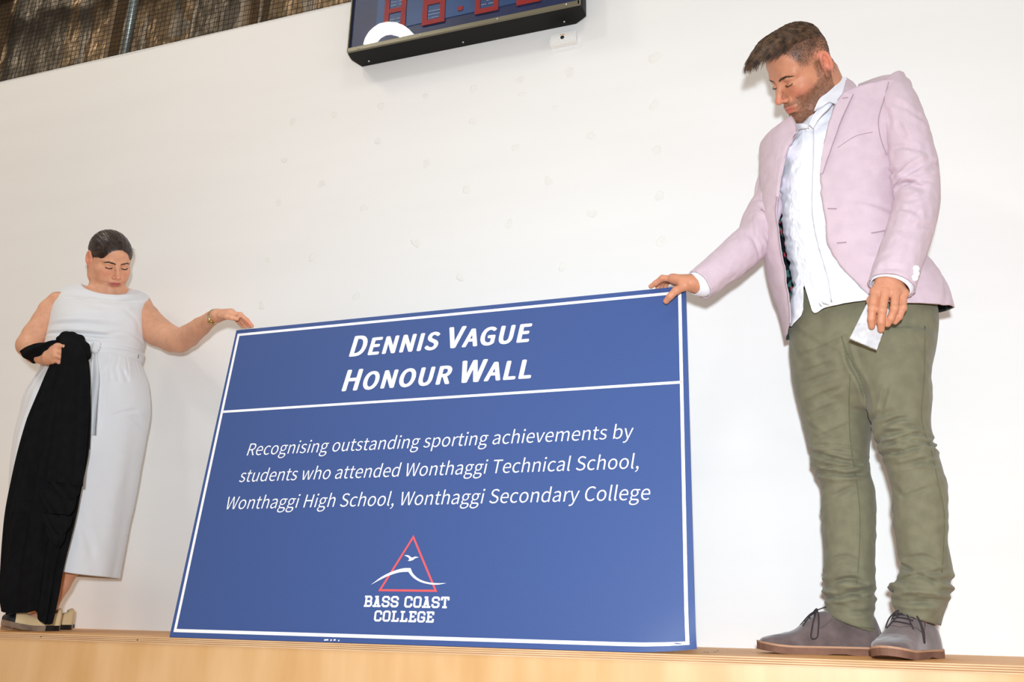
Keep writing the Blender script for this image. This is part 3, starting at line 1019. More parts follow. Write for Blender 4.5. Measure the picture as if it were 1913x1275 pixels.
GLYPHS = json.loads('''{",":[97,[[24,-60,26,-67,58,-53,77,-27,77,7,77,30,67,44,50,44,37,44,26,36,26,22,26,8,37,-1,50,-1,51,-1,52,0,54,0,53,-21,40,-38,19,-48,21,-54]]],"A":[213,[[30,86,1,0,12,0,23,0,34,0,42,26,51,52,59,78,90,78,121,78,153,78,161,52,169,26,177,0,189,0,200,0,211,0,182,86,153,171,124,257,112,257,100,257,88,257,59,171],[93,104,67,104,71,117,75,130,79,144,89,173,97,200,105,230,106,230,106,230,106,230,115,201,123,173,132,144,136,130,141,117,145,104,119,104]]],"C":[223,[[68,-5,132,-5,165,-5,190,9,211,32,205,39,199,46,193,53,176,35,158,24,133,24,84,24,54,64,54,129,54,193,86,233,134,233,157,233,173,223,187,209,193,216,199,223,204,230,190,246,165,261,134,261,69,261,20,211,20,128,20,45]]],"D":[241,[[35,86,35,0,57,0,79,0,101,0,178,0,220,48,220,129,220,211,178,257,99,257,78,257,57,257,35,257,35,171],[77,27,68,27,68,95,68,162,68,230,77,230,87,230,97,230,157,230,187,194,187,129,187,64,157,27,97,27,87,27]]],"E":[206,[[35,86,35,0,86,0,136,0,187,0,187,9,187,18,187,28,147,28,107,28,68,28,68,59,68,90,68,121,100,121,132,121,165,121,165,130,165,140,165,149,132,149,100,149,68,149,68,176,68,202,68,229,106,229,145,229,183,229,183,238,183,248,183,257,134,257,85,257,35,257,35,171]]],"G":[241,[[69,-5,136,-5,171,-5,199,8,215,25,215,61,215,97,215,133,187,133,159,133,131,133,131,124,131,115,131,106,149,106,167,106,186,106,186,84,186,61,186,39,175,29,158,24,139,24,84,24,54,64,54,129,54,193,87,233,139,233,165,233,181,222,194,209,200,216,206,223,212,230,197,245,174,261,138,261,70,261,20,211,20,128,20,45]]],"H":[255,[[35,86,35,0,46,0,57,0,68,0,68,40,68,81,68,121,107,121,147,121,187,121,187,81,187,40,187,0,198,0,209,0,220,0,220,86,220,171,220,257,209,257,198,257,187,257,187,221,187,185,187,149,147,149,107,149,68,149,68,185,68,221,68,257,57,257,46,257,35,257,35,171]]],"I":[103,[[35,86,35,0,46,0,57,0,68,0,68,86,68,171,68,257,57,257,46,257,35,257,35,171]]],"L":[190,[[35,86,35,0,84,0,132,0,180,0,180,9,180,18,180,28,143,28,105,28,68,28,68,104,68,180,68,257,57,257,46,257,35,257,35,171]]],"N":[253,[[35,86,35,0,46,0,56,0,66,0,66,45,66,90,66,135,66,162,63,189,62,215,62,215,63,215,63,215,73,197,82,180,91,162,122,108,153,54,185,0,196,0,207,0,218,0,218,86,218,171,218,257,208,257,197,257,187,257,187,212,187,168,187,123,187,97,189,68,192,42,191,42,190,42,190,42,181,60,171,77,162,95,131,149,100,203,68,257,57,257,46,257,35,257,35,171]]],"O":[260,[[65,-5,130,-5,194,-5,239,47,239,129,239,211,194,261,130,261,65,261,20,211,20,129,20,47],[176,24,130,24,84,24,54,65,54,129,54,193,84,233,130,233,176,233,206,193,206,129,206,65]]],"R":[222,[[82,135,68,135,68,167,68,199,68,230,82,230,96,230,111,230,151,230,173,218,173,185,173,151,151,135,111,135,96,135],[155,36,176,0,188,0,200,0,213,0,191,37,169,75,147,112,182,121,205,145,205,185,205,238,168,257,116,257,89,257,62,257,35,257,35,171,35,86,35,0,46,0,57,0,68,0,68,36,68,73,68,109,83,109,98,109,114,109,135,73]]],"S":[209,[[70,-5,106,-5,160,-5,194,28,194,68,194,106,171,124,141,137,129,142,116,147,104,153,84,161,62,171,62,196,62,218,81,233,110,233,133,233,152,224,168,209,174,216,179,223,185,230,167,248,140,261,110,261,63,261,29,233,29,193,29,156,57,138,81,127,93,122,105,117,118,111,142,100,161,92,161,65,161,41,141,24,107,24,80,24,54,36,36,56,30,48,23,41,17,33,39,10]]],"T":[210,[[89,76,89,0,99,0,110,0,121,0,121,76,121,153,121,229,147,229,173,229,199,229,199,238,199,248,199,257,136,257,74,257,11,257,11,248,11,238,11,229,37,229,63,229,89,229,89,153]]],"U":[252,[[74,-5,126,-5,179,-5,218,23,218,106,218,156,218,206,218,257,208,257,198,257,187,257,187,206,187,156,187,105,187,43,160,24,126,24,93,24,67,43,67,105,67,156,67,206,67,257,56,257,45,257,34,257,34,206,34,156,34,106,34,23]]],"V":[201,[[55,86,82,0,95,0,107,0,120,0,147,86,174,171,201,257,190,257,179,257,168,257,155,210,141,164,127,118,118,88,112,63,102,33,102,33,101,33,101,33,91,63,85,88,76,118,62,164,48,210,34,257,23,257,12,257,0,257,28,171]]],"W":[307,[[45,86,63,0,76,0,89,0,102,0,115,52,127,103,140,155,144,175,149,194,153,213,153,213,154,213,154,213,159,194,162,175,167,155,180,103,193,52,206,0,219,0,232,0,245,0,263,86,280,171,298,257,288,257,277,257,267,257,258,210,249,164,239,117,235,89,230,62,225,34,225,34,224,34,223,34,217,62,211,90,205,117,193,164,181,210,169,257,160,257,150,257,140,257,128,210,116,164,104,117,98,89,92,62,86,34,86,34,85,34,85,34,79,62,75,89,69,117,60,164,51,210,42,257,31,257,20,257,9,257,27,171]]],"a":[197,[[44,-5,76,-5,99,-5,121,8,139,23,139,23,140,23,140,23,141,15,142,8,143,0,152,0,160,0,169,0,169,39,169,78,169,117,169,164,150,195,103,195,72,195,46,181,29,170,33,163,37,155,41,148,56,158,76,168,98,168,129,168,137,145,137,120,56,111,21,91,21,49,21,15],[103,21,85,21,66,21,51,30,51,51,51,76,73,92,137,99,137,81,137,64,137,46,119,30]]],"b":[216,[[98,-5,116,-5,159,-5,199,33,199,98,199,157,172,195,123,195,102,195,81,183,63,168,63,180,64,191,64,202,64,228,64,253,64,279,54,279,43,279,32,279,32,186,32,93,32,0,41,0,49,0,58,0,59,7,60,13,61,20,61,20,62,20,62,20,78,5],[142,22,111,22,98,22,81,27,64,42,64,75,64,109,64,142,82,159,99,168,115,168,151,168,165,140,165,98,165,51]]],"c":[179,[[57,-5,107,-5,130,-5,152,5,169,19,164,26,159,34,155,41,143,30,127,22,110,22,75,22,51,51,51,95,51,139,76,168,111,168,126,168,138,161,149,152,154,159,160,166,165,173,152,185,134,195,110,195,61,195,18,158,18,95,18,32]]],"d":[217,[[49,-5,97,-5,120,-5,140,8,155,22,155,22,155,22,156,22,157,15,158,7,159,0,167,0,176,0,185,0,185,93,185,186,185,279,174,279,163,279,153,279,153,254,153,230,153,206,153,195,154,184,154,173,138,187,123,195,101,195,57,195,19,157,19,95,19,32],[121,22,104,22,71,22,51,49,51,95,51,139,76,168,106,168,122,168,137,162,153,148,153,115,153,82,153,48,137,31]]],"e":[194,[[58,-5,109,-5,135,-5,155,4,172,15,168,22,164,29,160,36,146,27,131,21,113,21,77,21,52,47,50,88,92,88,135,88,178,88,179,92,179,99,179,106,179,160,152,195,103,195,60,195,18,157,18,95,18,32],[83,110,49,110,53,148,77,169,104,169,134,169,151,149,151,110,117,110]]],"g":[197,[[50,-88,96,-88,155,-88,193,-57,193,-22,193,10,170,23,126,23,114,23,101,23,89,23,63,23,56,32,56,44,56,55,61,61,68,67,76,63,87,60,96,60,135,60,166,86,166,126,166,143,159,157,150,166,163,166,176,166,189,166,189,174,189,182,189,190,167,190,145,190,123,190,116,193,107,195,96,195,58,195,25,169,25,127,25,104,37,86,50,76,50,76,50,75,50,75,40,68,29,55,29,39,29,24,36,14,46,8,46,7,46,7,46,6,28,-5,18,-20,18,-37,18,-69],[118,82,96,82,74,82,56,99,56,127,56,155,74,172,96,172,119,172,137,155,137,127,137,99],[138,-65,101,-65,66,-65,46,-53,46,-32,46,-21,51,-10,65,0,74,-2,83,-3,90,-3,101,-3,112,-3,123,-3,148,-3,161,-9,161,-27,161,-47]]],"h":[213,[[32,93,32,0,43,0,54,0,64,0,64,46,64,92,64,138,83,157,97,167,116,167,141,167,152,152,152,116,152,77,152,39,152,0,163,0,174,0,184,0,184,40,184,80,184,120,184,169,166,195,126,195,100,195,81,181,63,163,63,176,64,189,64,202,64,228,64,253,64,279,54,279,43,279,32,279,32,186]]],"i":[96,[[32,63,32,0,43,0,54,0,64,0,64,63,64,127,64,190,54,190,43,190,32,190,32,127],[36,229,48,229,61,229,70,238,70,251,70,263,61,271,48,271,36,271,27,263,27,251,27,238]]],"l":[99,[[42,-5,66,-5,75,-5,80,-3,84,-2,83,6,81,15,80,23,76,22,75,22,73,22,68,22,64,26,64,36,64,117,64,198,64,279,54,279,43,279,32,279,32,198,32,118,32,38,32,11]]],"m":[324,[[32,63,32,0,43,0,54,0,64,0,64,46,64,92,64,138,82,158,98,167,112,167,136,167,147,152,147,116,147,77,147,39,147,0,158,0,169,0,179,0,179,46,179,92,179,138,197,158,213,167,227,167,251,167,263,152,263,116,263,77,263,39,263,0,273,0,284,0,294,0,294,40,294,80,294,120,294,169,276,195,237,195,214,195,194,180,174,159,166,181,151,195,121,195,99,195,79,181,62,162,62,162,62,162,62,162,61,172,60,181,58,190,50,190,41,190,32,190,32,127]]],"n":[214,[[32,63,32,0,43,0,54,0,64,0,64,46,64,92,64,138,83,157,97,167,116,167,141,167,152,152,152,116,152,77,152,39,152,0,163,0,174,0,184,0,184,40,184,80,184,120,184,169,166,195,126,195,100,195,80,181,62,162,62,162,62,162,62,162,61,172,60,181,58,190,50,190,41,190,32,190,32,127]]],"o":[212,[[60,-5,106,-5,153,-5,194,32,194,95,194,158,153,195,106,195,60,195,18,158,18,95,18,32],[139,22,106,22,73,22,51,51,51,95,51,139,73,168,106,168,139,168,161,139,161,95,161,51]]],"p":[217,[[32,10,32,-80,43,-80,54,-80,64,-80,64,-59,64,-37,64,-16,64,-5,64,6,63,18,81,3,99,-5,116,-5,159,-5,199,33,199,98,199,157,172,195,123,195,101,195,79,182,62,168,62,168,62,168,62,168,61,175,60,183,58,190,50,190,41,190,32,190,32,100],[142,22,111,22,98,22,81,27,64,42,64,75,64,109,64,142,83,159,99,168,115,168,151,168,165,140,165,98,165,51]]],"r":[136,[[32,63,32,0,43,0,54,0,64,0,64,41,64,81,64,122,77,154,96,166,112,166,120,166,124,165,131,163,133,172,135,182,137,191,131,194,125,195,116,195,95,195,76,180,62,155,62,155,62,155,62,155,61,167,60,179,58,190,50,190,41,190,32,190,32,127]]],"s":[164,[[55,-5,82,-5,127,-5,151,21,151,52,151,88,121,99,93,110,72,118,52,125,52,143,52,158,63,170,88,170,104,170,118,163,131,153,136,160,141,167,146,173,132,185,111,195,87,195,46,195,22,171,22,141,22,109,50,96,77,86,98,78,120,69,120,50,120,34,108,20,83,20,60,20,43,29,27,43,21,36,16,29,11,22,29,7]]],"t":[132,[[51,-5,92,-5,104,-5,116,-1,127,2,125,11,123,19,121,27,114,24,106,21,99,21,77,21,70,35,70,58,70,93,70,129,70,164,87,164,104,164,121,164,121,173,121,181,121,190,104,190,87,190,70,190,70,208,70,226,70,244,61,244,52,244,43,244,42,226,41,208,40,190,30,190,19,189,9,188,9,180,9,172,9,164,19,164,28,164,38,164,38,129,38,94,38,59,38,21]]],"u":[213,[[48,-5,88,-5,114,-5,133,9,151,30,151,30,151,30,152,30,152,20,153,10,154,0,163,0,172,0,181,0,181,63,181,127,181,190,170,190,159,190,149,190,149,145,149,100,149,55,131,33,117,23,97,23,72,23,62,38,62,74,62,112,62,151,62,190,51,190,40,190,29,190,29,150,29,110,29,70,29,21]]],"v":[182,[[50,63,73,0,86,0,98,0,111,0,133,63,155,127,178,190,167,190,157,190,146,190,134,154,122,118,110,82,105,63,98,44,93,26,92,26,92,26,91,26,85,44,79,63,74,82,62,118,50,154,38,190,27,190,16,190,5,190,27,127]]],"w":[281,[[45,63,62,0,75,0,87,0,99,0,108,34,117,68,126,102,131,120,135,138,139,157,140,157,141,157,141,157,146,138,149,120,154,103,163,68,172,34,181,0,194,0,207,0,220,0,237,63,255,127,272,190,261,190,251,190,241,190,232,153,222,117,213,80,209,62,206,45,202,27,201,27,201,27,200,27,195,45,191,62,187,80,177,117,167,153,157,190,146,190,136,190,126,190,116,153,106,117,96,80,91,62,87,45,83,27,83,27,82,27,82,27,78,45,74,62,70,80,61,117,51,153,42,190,31,190,20,190,9,190,27,127]]],"y":[182,[[27,-82,35,-82,73,-82,93,-53,106,-16,130,53,154,121,178,190,167,190,157,190,147,190,135,155,124,120,112,85,107,68,102,48,97,31,96,31,96,31,95,31,89,49,82,68,76,85,63,120,51,155,38,190,27,190,16,190,5,190,30,127,55,63,81,0,79,-5,78,-10,77,-15,69,-38,55,-56,34,-56,29,-56,23,-54,19,-53,17,-61,15,-70,13,-78,19,-81]]]}''')


GK = 700.0 / max(c for c in GLYPHS['H'][1][0][3::6])


def text_mesh(body, shear=0.0, offset=0.0, caps=None, track=0.0):
    """outline lettering of a humanist sans face -> filled mesh"""
    cu = bpy.data.curves.new('tmp', 'CURVE'); cu.dimensions = '2D'; cu.fill_mode = 'FRONT'; cu.offset = offset; cu.resolution_u = 5
    x = 0.0
    for ch in body:
        if ch == ' ': x += 0.225; continue
        sc = 1.0
        if caps and ch.islower(): ch = ch.upper(); sc = 0.83
        adv, spl = GLYPHS[ch]
        for sp_ in spl:
            q = np.array(sp_, float).reshape(-1, 3, 2) / 1000.0 * sc * GK
            q[..., 0] += q[..., 1] * shear + x
            s_ = cu.splines.new('BEZIER'); s_.bezier_points.add(len(q) - 1); s_.use_cyclic_u = True
            for i, bp_ in enumerate(s_.bezier_points):
                bp_.handle_left_type = bp_.handle_right_type = 'FREE'
                bp_.handle_left = (q[i, 0, 0], q[i, 0, 1], 0); bp_.co = (q[i, 1, 0], q[i, 1, 1], 0); bp_.handle_right = (q[i, 2, 0], q[i, 2, 1], 0)
        x += adv / 1000.0 * sc * GK + track
    o = bpy.data.objects.new('tmp', cu); COL.objects.link(o)
    bpy.context.view_layer.update()
    dg = bpy.context.evaluated_depsgraph_get()
    me = o.evaluated_get(dg).to_mesh()
    V = np.array([v.co[:] for v in me.vertices]); F = [tuple(p.vertices) for p in me.polygons]
    o.evaluated_get(dg).to_mesh_clear()
    bpy.data.objects.remove(o); bpy.data.curves.remove(cu)
    return V, F


def board_text(name, body, u0, u1, base, cap, shear, offset, caps=None, track=0.0, bold=0.0):
    """one line of print; every word is a part of its own"""
    words = body.split(' ')
    full, _ = text_mesh(body, shear, offset, caps, track)
    x0_, x1_ = full[:, 0].min(), full[:, 0].max()
    pre = ''
    xs = 0.0
    for w in words:
        V, F = text_mesh(w, shear, offset, caps, track)
        x = V[:, 0] + xs
        u = u0 + (x - x0_) / (x1_ - x0_) * (u1 - u0)
        v = base + V[:, 1] * cap / 0.7
        if bold:
            pp = []
            for kk, (dx, dy) in enumerate(((0, 0), (bold, 0), (-bold, 0), (0, bold * .6), (0, -bold * .6), (bold * .7, bold * .45), (-bold * .7, bold * .45), (bold * .7, -bold * .45), (-bold * .7, -bold * .45))):
                pp.append((brd(u + dx, v + dy, 0.0008 + 0.000015 * kk), F))
            VV_, FF_ = merge(pp); mesh_obj(name, VV_, FF_, m_wprint, board, smooth=False)
        else: mesh_obj(name, brd(u, v, 0.0008), F, m_wprint, board, smooth=False)
        for ch in w:
            sc = 0.83 if (caps and ch.islower()) else 1.0
            xs += GLYPHS[ch.upper() if caps else ch][0] / 1000.0 * sc * GK + track
        xs += 0.225


board_text('title_word', 'Dennis Vague', 0.4272, 0.9885, 0.8055, 0.0635, 0.17, 0.0, True, 0.075, 0.0034)
board_text('title_word', 'Honour Wall', 0.4205, 0.9935, 0.6955, 0.0635, 0.17, 0.0, True, 0.075, 0.0034)
board_text('body_word', 'Recognising outstanding sporting achievements by', 0.1335, 1.2776, 0.5100, 0.0368, 0.16, -0.004)
board_text('body_word', 'students who attended Wonthaggi Technical School,', 0.1247, 1.2898, 0.4305, 0.0368, 0.16, -0.004)
board_text('body_word', 'Wonthaggi High School, Wonthaggi Secondary College', 0.1003, 1.3184, 0.3510, 0.0368, 0.16, -0.004)

# emblem: triangle, wave and gull
line_strip('emblem_triangle', [(0.6985, 0.2663), (0.6205, 0.1305), (0.7765, 0.1305)], 0.0052, m_red, n=0.0006, closed=True)


def flat_poly(name, pts, material, n=0.0010):
    bm = bmesh.new()
    vs = [bm.verts.new((p[0], p[1], 0)) for p in pts]
    f = bm.faces.new(vs)
    bmesh.ops.triangulate(bm, faces=[f])
    A = np.array([v.co[:2] for v in bm.verts]); 
    bm.verts.index_update()
    F = [tuple(v.index for v in q.verts) for q in bm.faces]; bm.free()
    return mesh_obj(name, brd(A[:, 0], A[:, 1], n), F, material, board, smooth=False)


def emb(x, y):     # emblem detail measured on the photo
    d = CM.T @ np.array([(640 + x / 6.377 - 956.5) / FPX, (980 + y / 6.377 - 637.5) / FPX, 1.0])
    s = ((BO - CC) @ BN) / (d @ BN)
    q = CC + d * s - BO
    return (q[0] / S, (q @ BU) / S)


upc = cr(np.array([[340, 722, 0], [480, 620, 0], [620, 555, 0], [740, 524, 0], [812, 524, 0]]), 16)[:, :2]
upc2 = cr(np.array([[812, 524, 0], [835, 580, 0], [900, 645, 0], [1010, 690, 0], [1110, 703, 0], [1240, 703, 0]]), 18)[:, :2]
lo2 = cr(np.array([[1240, 703, 0], [1130, 722, 0], [1010, 712, 0], [890, 670, 0], [820, 615, 0], [785, 568, 0]]), 18)[:, :2]
lo1 = cr(np.array([[785, 568, 0], [700, 572, 0], [560, 612, 0], [440, 668, 0], [340, 722, 0]]), 14)[:, :2]
flat_poly('emblem_wave', [emb(*p) for p in list(upc) + list(upc2[1:]) + list(lo2[1:]) + list(lo1[1:-1])], m_wprint)
gull = [(738, 372), (770, 368), (800, 378), (820, 398), (838, 398), (868, 385), (908, 395), (870, 405), (840, 428), (805, 440), (778, 436), (796, 424), (792, 405), (775, 390), (752, 380)]
flat_poly('emblem_gull', [emb(*p) for p in gull], m_wprint)

# slab lettering of the college name, drawn stroke by stroke on a 4 x 6 grid
SL = {
 'B': [[(.6, 0), (.6, 6)], [(0, 0), (3.2, 0), (4, .8), (4, 2.4), (3.3, 3.05), (.6, 3.05)], [(0, 6), (3.1, 6), (3.8, 5.2), (3.8, 3.8), (3.2, 3.05)]],
 'A': [[(.7, 0), (2, 6), (3.3, 0)], [(1.1, 1.9), (2.9, 1.9)], [(-.1, 0), (1.4, 0)], [(2.6, 0), (4.1, 0)], [(1.0, 6), (2.3, 6)]],
 'S': [[(3.9, 4.3), (3.9, 5.2), (3.1, 6), (.9, 6), (.1, 5.2), (.1, 3.9), (.9, 3.15), (3.1, 2.9), (3.9, 2.1), (3.9, .8), (3.1, 0), (.9, 0), (.1, .8), (.1, 1.6)]],
 'C': [[(3.9, 4.2), (3.9, 5.2), (3.1, 6), (.9, 6), (.1, 5.2), (.1, .8), (.9, 0), (3.1, 0), (3.9, .8), (3.9, 1.7)]],
 'O': [[(.9, 0), (3.1, 0), (3.9, .8), (3.9, 5.2), (3.1, 6), (.9, 6), (.1, 5.2), (.1, .8), (.9, 0)]],
 'T': [[(2, 0), (2, 6)], [(0, 4.6), (0, 6), (4, 6), (4, 4.6)], [(1.1, 0), (2.9, 0)]],
 'L': [[(1.0, 0), (1.0, 6)], [(.1, 6), (2.0, 6)], [(.1, 0), (3.9, 0), (3.9, 1.6)]],
 'E': [[(.8, 0), (.8, 6)], [(0, 6), (3.8, 6), (3.8, 4.6)], [(0, 0), (3.9, 0), (3.9, 1.5)], [(.8, 3.05), (2.7, 3.05)]],
 'G': [[(3.9, 4.3), (3.9, 5.2), (3.1, 6), (.9, 6), (.1, 5.2), (.1, .8), (.9, 0), (3.1, 0), (3.9, .8), (3.9, 2.6), (2.3, 2.6)]],
}


def slab(body, u0, u1, v0, v1):
    adv = 5.7; sp = 3.1; wst = 1.28
    tot = sum(sp if c == ' ' else adv for c in body) - (adv - 4)
    k = (u1 - u0 - 0.002) / (tot + wst); kz = (v1 - v0) / (6 + wst)
    x = wst / 2; parts = []
    for c in body:
        if c == ' ': x += sp; continue
        for st in SL[c]:
            pts = np.array(st, float); cl = np.allclose(pts[0], pts[-1])
            for i in range(len(pts) - 1):
                a, b2 = pts[i], pts[i + 1]; d = nrm(b2 - a); nn_ = np.array([-d[1], d[0]]) * wst / 2
                ext = 0.0
                if i > 0 or cl: a = a - d * 0.28
                if i < len(pts) - 2 or cl: b2 = b2 + d * 0.28
                if i == 0 and not cl: a = a - d * (0.5 if abs(d[0]) > .5 else 0.3)
                if i == len(pts) - 2 and not cl: b2 = b2 + d * (0.5 if abs(d[0]) > .5 else 0.3)
                q = np.array([a + nn_, a - nn_, b2 - nn_, b2 + nn_])
                parts.append((np.c_[u0 + (x + q[:, 0]) * k, v0 + (wst / 2 + q[:, 1]) * kz, np.full(4, 0.0009 + 0.00002 * (len(parts) % 7))], [(0, 1, 2, 3)]))
        x += adv
    V = np.vstack([p[0] for p in parts]); F = [tuple(j + 4 * i for j in range(4)) for i in range(len(parts))]
    return mesh_obj('college_text', brd(V[:, 0], V[:, 1], V[:, 2]), F, m_wprint, board, smooth=False)


slab('BASS COAST', 0.5800, 0.8180, 0.0885, 0.1165)
slab('COLLEGE', 0.6135, 0.7815, 0.0535, 0.0805)
for (u, v, w_) in ((0.486, 0.0050, .012), (0.500, 0.0048, .004), (0.510, 0.0055, .006), (0.522, 0.0045, .003)):
    line_strip('scuff', [(u - w_ / 2, v), (u + w_ / 2, v + .001)], 0.0035, m_wprint, n=0.0010)

# ================================================================== PEOPLE: shared builders
def eul(a, b, c):
    ca, sa, cb, sb, cc, sc = math.cos(a), math.sin(a), math.cos(b), math.sin(b), math.cos(c), math.sin(c)
    Rz = np.array([[ca, -sa, 0], [sa, ca, 0], [0, 0, 1]]); Rx = np.array([[1, 0, 0], [0, cb, -sb], [0, sb, cb]])
    Ry = np.array([[cc, 0, sc], [0, 1, 0], [-sc, 0, cc]])
    return Rz @ Rx @ Ry


class Head:
    """local frame: x person's right, y forward, z up, origin between the eyes' height and the ears"""

    def __init__(self, R, c, s, **o):
        self.R = R; self.c = np.asarray(c, float); self.s = s; self.o = o

    def w(self, p):
        return (np.asarray(p, float) * self.s) @ self.R.T + self.c

    def l(self, p):
        return ((np.asarray(p, float) - self.c) @ self.R) / self.s

    def build(self, B):
        s = self.s; R = self.R; o = self.o
        fem = o.get('fem', False); fat = o.get('fat', 0.0)

        def E(c, r, k=0.02, sub=False, rot=None):
            A = R if rot is None else R @ rot
            B.ell(self.w(c), np.array(r) * s, A, k * s, sub)

        def C(pts, r, k=0.012, sub=False, r2=None, side=None, kj=0.006):
            B.chain(self.w(pts), np.array(r) * s, None if r2 is None else np.array(r2) * s,
                    None if side is None else (np.array(side) @ R.T), k * s, kj * s, sub)
        # cranium
        E((0, -0.012 + o.get('back', 0), 0.038), (0.073, 0.090 - o.get('back', 0), 0.079), 0.02)
        E((0, 0.028, 0.040), (0.060, 0.060, 0.055), 0.03)            # forehead
        # face mass
        E((0, 0.030, -0.030), (0.058 + fat * .008, 0.054, 0.070), 0.03)
        E((0, -0.012, -0.035), (0.062 + fat * .006, 0.055, 0.055), 0.03)
        # jaw
        jw = 0.050 + fat * 0.006
        for sg in (1, -1):
            C([(sg * 0.062, -0.012, -0.020), (sg * jw, 0.002, -0.066), (sg * 0.030, 0.050, -0.096), (0, 0.070, -0.101)],
              [0.014, 0.016 + fat * .004, 0.015 + fat * .003, 0.015], 0.025)
            E((sg * 0.040, 0.058, -0.026), (0.020, 0.018, 0.016), 0.02)     # cheek bone
            if fat: E((sg * 0.036, 0.052, -0.055), (0.022, 0.022, 0.024), 0.02)
        E((0, 0.074, -0.100), (0.018, 0.013, 0.013), 0.014)
        if fat: C([(-0.035, 0.02, -0.104), (0, 0.045, -0.112), (0.035, 0.02, -0.104)], [0.016, 0.018, 0.016], 0.02)
        # brow ridge
        br = 0.0085 if not fem else 0.0065
        C([(-0.046, 0.066, 0.017), (-0.024, 0.081, 0.018), (0, 0.082, 0.015), (0.024, 0.081, 0.018), (0.046, 0.066, 0.017)], br, 0.012)
        # sockets
        for sg in (1, -1):
            E((sg * 0.031, 0.096, 0.000), (0.0175, 0.016, 0.0115), 0.010, True)
        # eyeballs with lids (looking down: upper lid covers most of the eye)
        for sg in (1, -1):
            E((sg * 0.0315, 0.0685, 0.000), (0.0145, 0.0130, 0.0125), 0.0035)
            pts = [(sg * 0.0175, 0.0795, -0.004), (sg * 0.024, 0.0835, 0.0005), (sg * 0.032, 0.0845, 0.0020), (sg * 0.040, 0.0795, 0.0005), (sg * 0.0455, 0.073, -0.003)]
            C([(a, b - .0018, c + 0.0065) for a, b, c in pts], 0.0022, 0.004)
            C([(a, b - .001, c - 0.0095) for a, b, c in pts], 0.0018, 0.005)
        # nose
        nw = 1.0 if not fem else 0.92
        C([(0, 0.080, 0.012), (0, 0.088, -0.004), (0, 0.100, -0.022), (0, 0.1085, -0.036)], [0.0075, 0.0065, 0.0075, 0.0092], 0.010)
        E((0, 0.1085, -0.039), (0.0085 * nw, 0.0078, 0.0072), 0.006)
        for sg in (1, -1):
            E((sg * 0.0115 * nw, 0.0945, -0.0425), (0.0072, 0.0095, 0.0068), 0.006)
            E((sg * 0.0066, 0.100, -0.0500), (0.0032, 0.0048, 0.0030), 0.003, True)
        # mouth
        E((0, 0.074, -0.068), (0.030, 0.020, 0.022), 0.014)
        mz = -0.0705
        mw_ = 0.0245
        up = [(-mw_, 0.0775, mz - .001), (-0.013, 0.0885, mz + 0.0022), (-0.004, 0.0935, mz + 0.0042), (0, 0.0930, mz + 0.0036), (0.004, 0.0935, mz + 0.0042), (0.013, 0.0885, mz + 0.0022), (mw_, 0.0775, mz - .001)]
        C(up, [0.0022, 0.0036, 0.0042, 0.0040, 0.0042, 0.0036, 0.0022], 0.003, kj=0.003)
        lo = [(-mw_, 0.0765, mz - 0.0025), (-0.012, 0.0872, mz - 0.0062), (0, 0.0910, mz - 0.0078), (0.012, 0.0872, mz - 0.0062), (mw_, 0.0765, mz - 0.0025)]
        C(lo, [0.0022, 0.0042, 0.0052, 0.0042, 0.0022], 0.003, kj=0.003)
        gr = [(-mw_ - .002, 0.0795, mz - 0.0018), (-0.012, 0.0925, mz - 0.0010), (0, 0.0970, mz - 0.0012), (0.012, 0.0925, mz - 0.0010), (mw_ + .002, 0.0795, mz - 0.0018)]
        C(gr, 0.0016, 0.002, True)
        C([(-0.012, 0.0875, mz - 0.0165), (0, 0.0895, mz - 0.0165), (0.012, 0.0875, mz - 0.0165)], 0.0032, 0.006, True)
        # folds from nose to mouth corner
        for sg in (1, -1):
            C([(sg * 0.020, 0.0905, -0.044), (sg * 0.0275, 0.0850, -0.058), (sg * 0.031, 0.0780, -0.071)], 0.0016, 0.005, True)
        # ears
        for sg in (1, -1):
            cx_ = sg * 0.0755
            E((cx_ - sg * .002, -0.010, -0.002), (0.0055, 0.014, 0.025), 0.004)
            n = 14; pts = []
            for i in range(n):
                a = math.radians(-60 + 285 * i / (n - 1))
                yy = -0.012 - 0.0165 * math.cos(a) * -1 * -1
                zz = 0.002 + 0.029 * math.sin(a)
                pts.append((cx_ + sg * (0.001 + 0.006 * max(0, math.cos(a))), -0.008 - 0.0115 * math.cos(a), zz * 0.93))
            C(pts, 0.0036, 0.005)
            E((cx_ + sg * .003, -0.004, -0.003), (0.0042, 0.0075, 0.0115), 0.004, True)
            E((cx_ + sg * .001, 0.000, -0.029), (0.0042, 0.0075, 0.0085), 0.004)
            E((cx_ + sg * .001, 0.0055, -0.004), (0.0035, 0.0035, 0.006), 0.003)


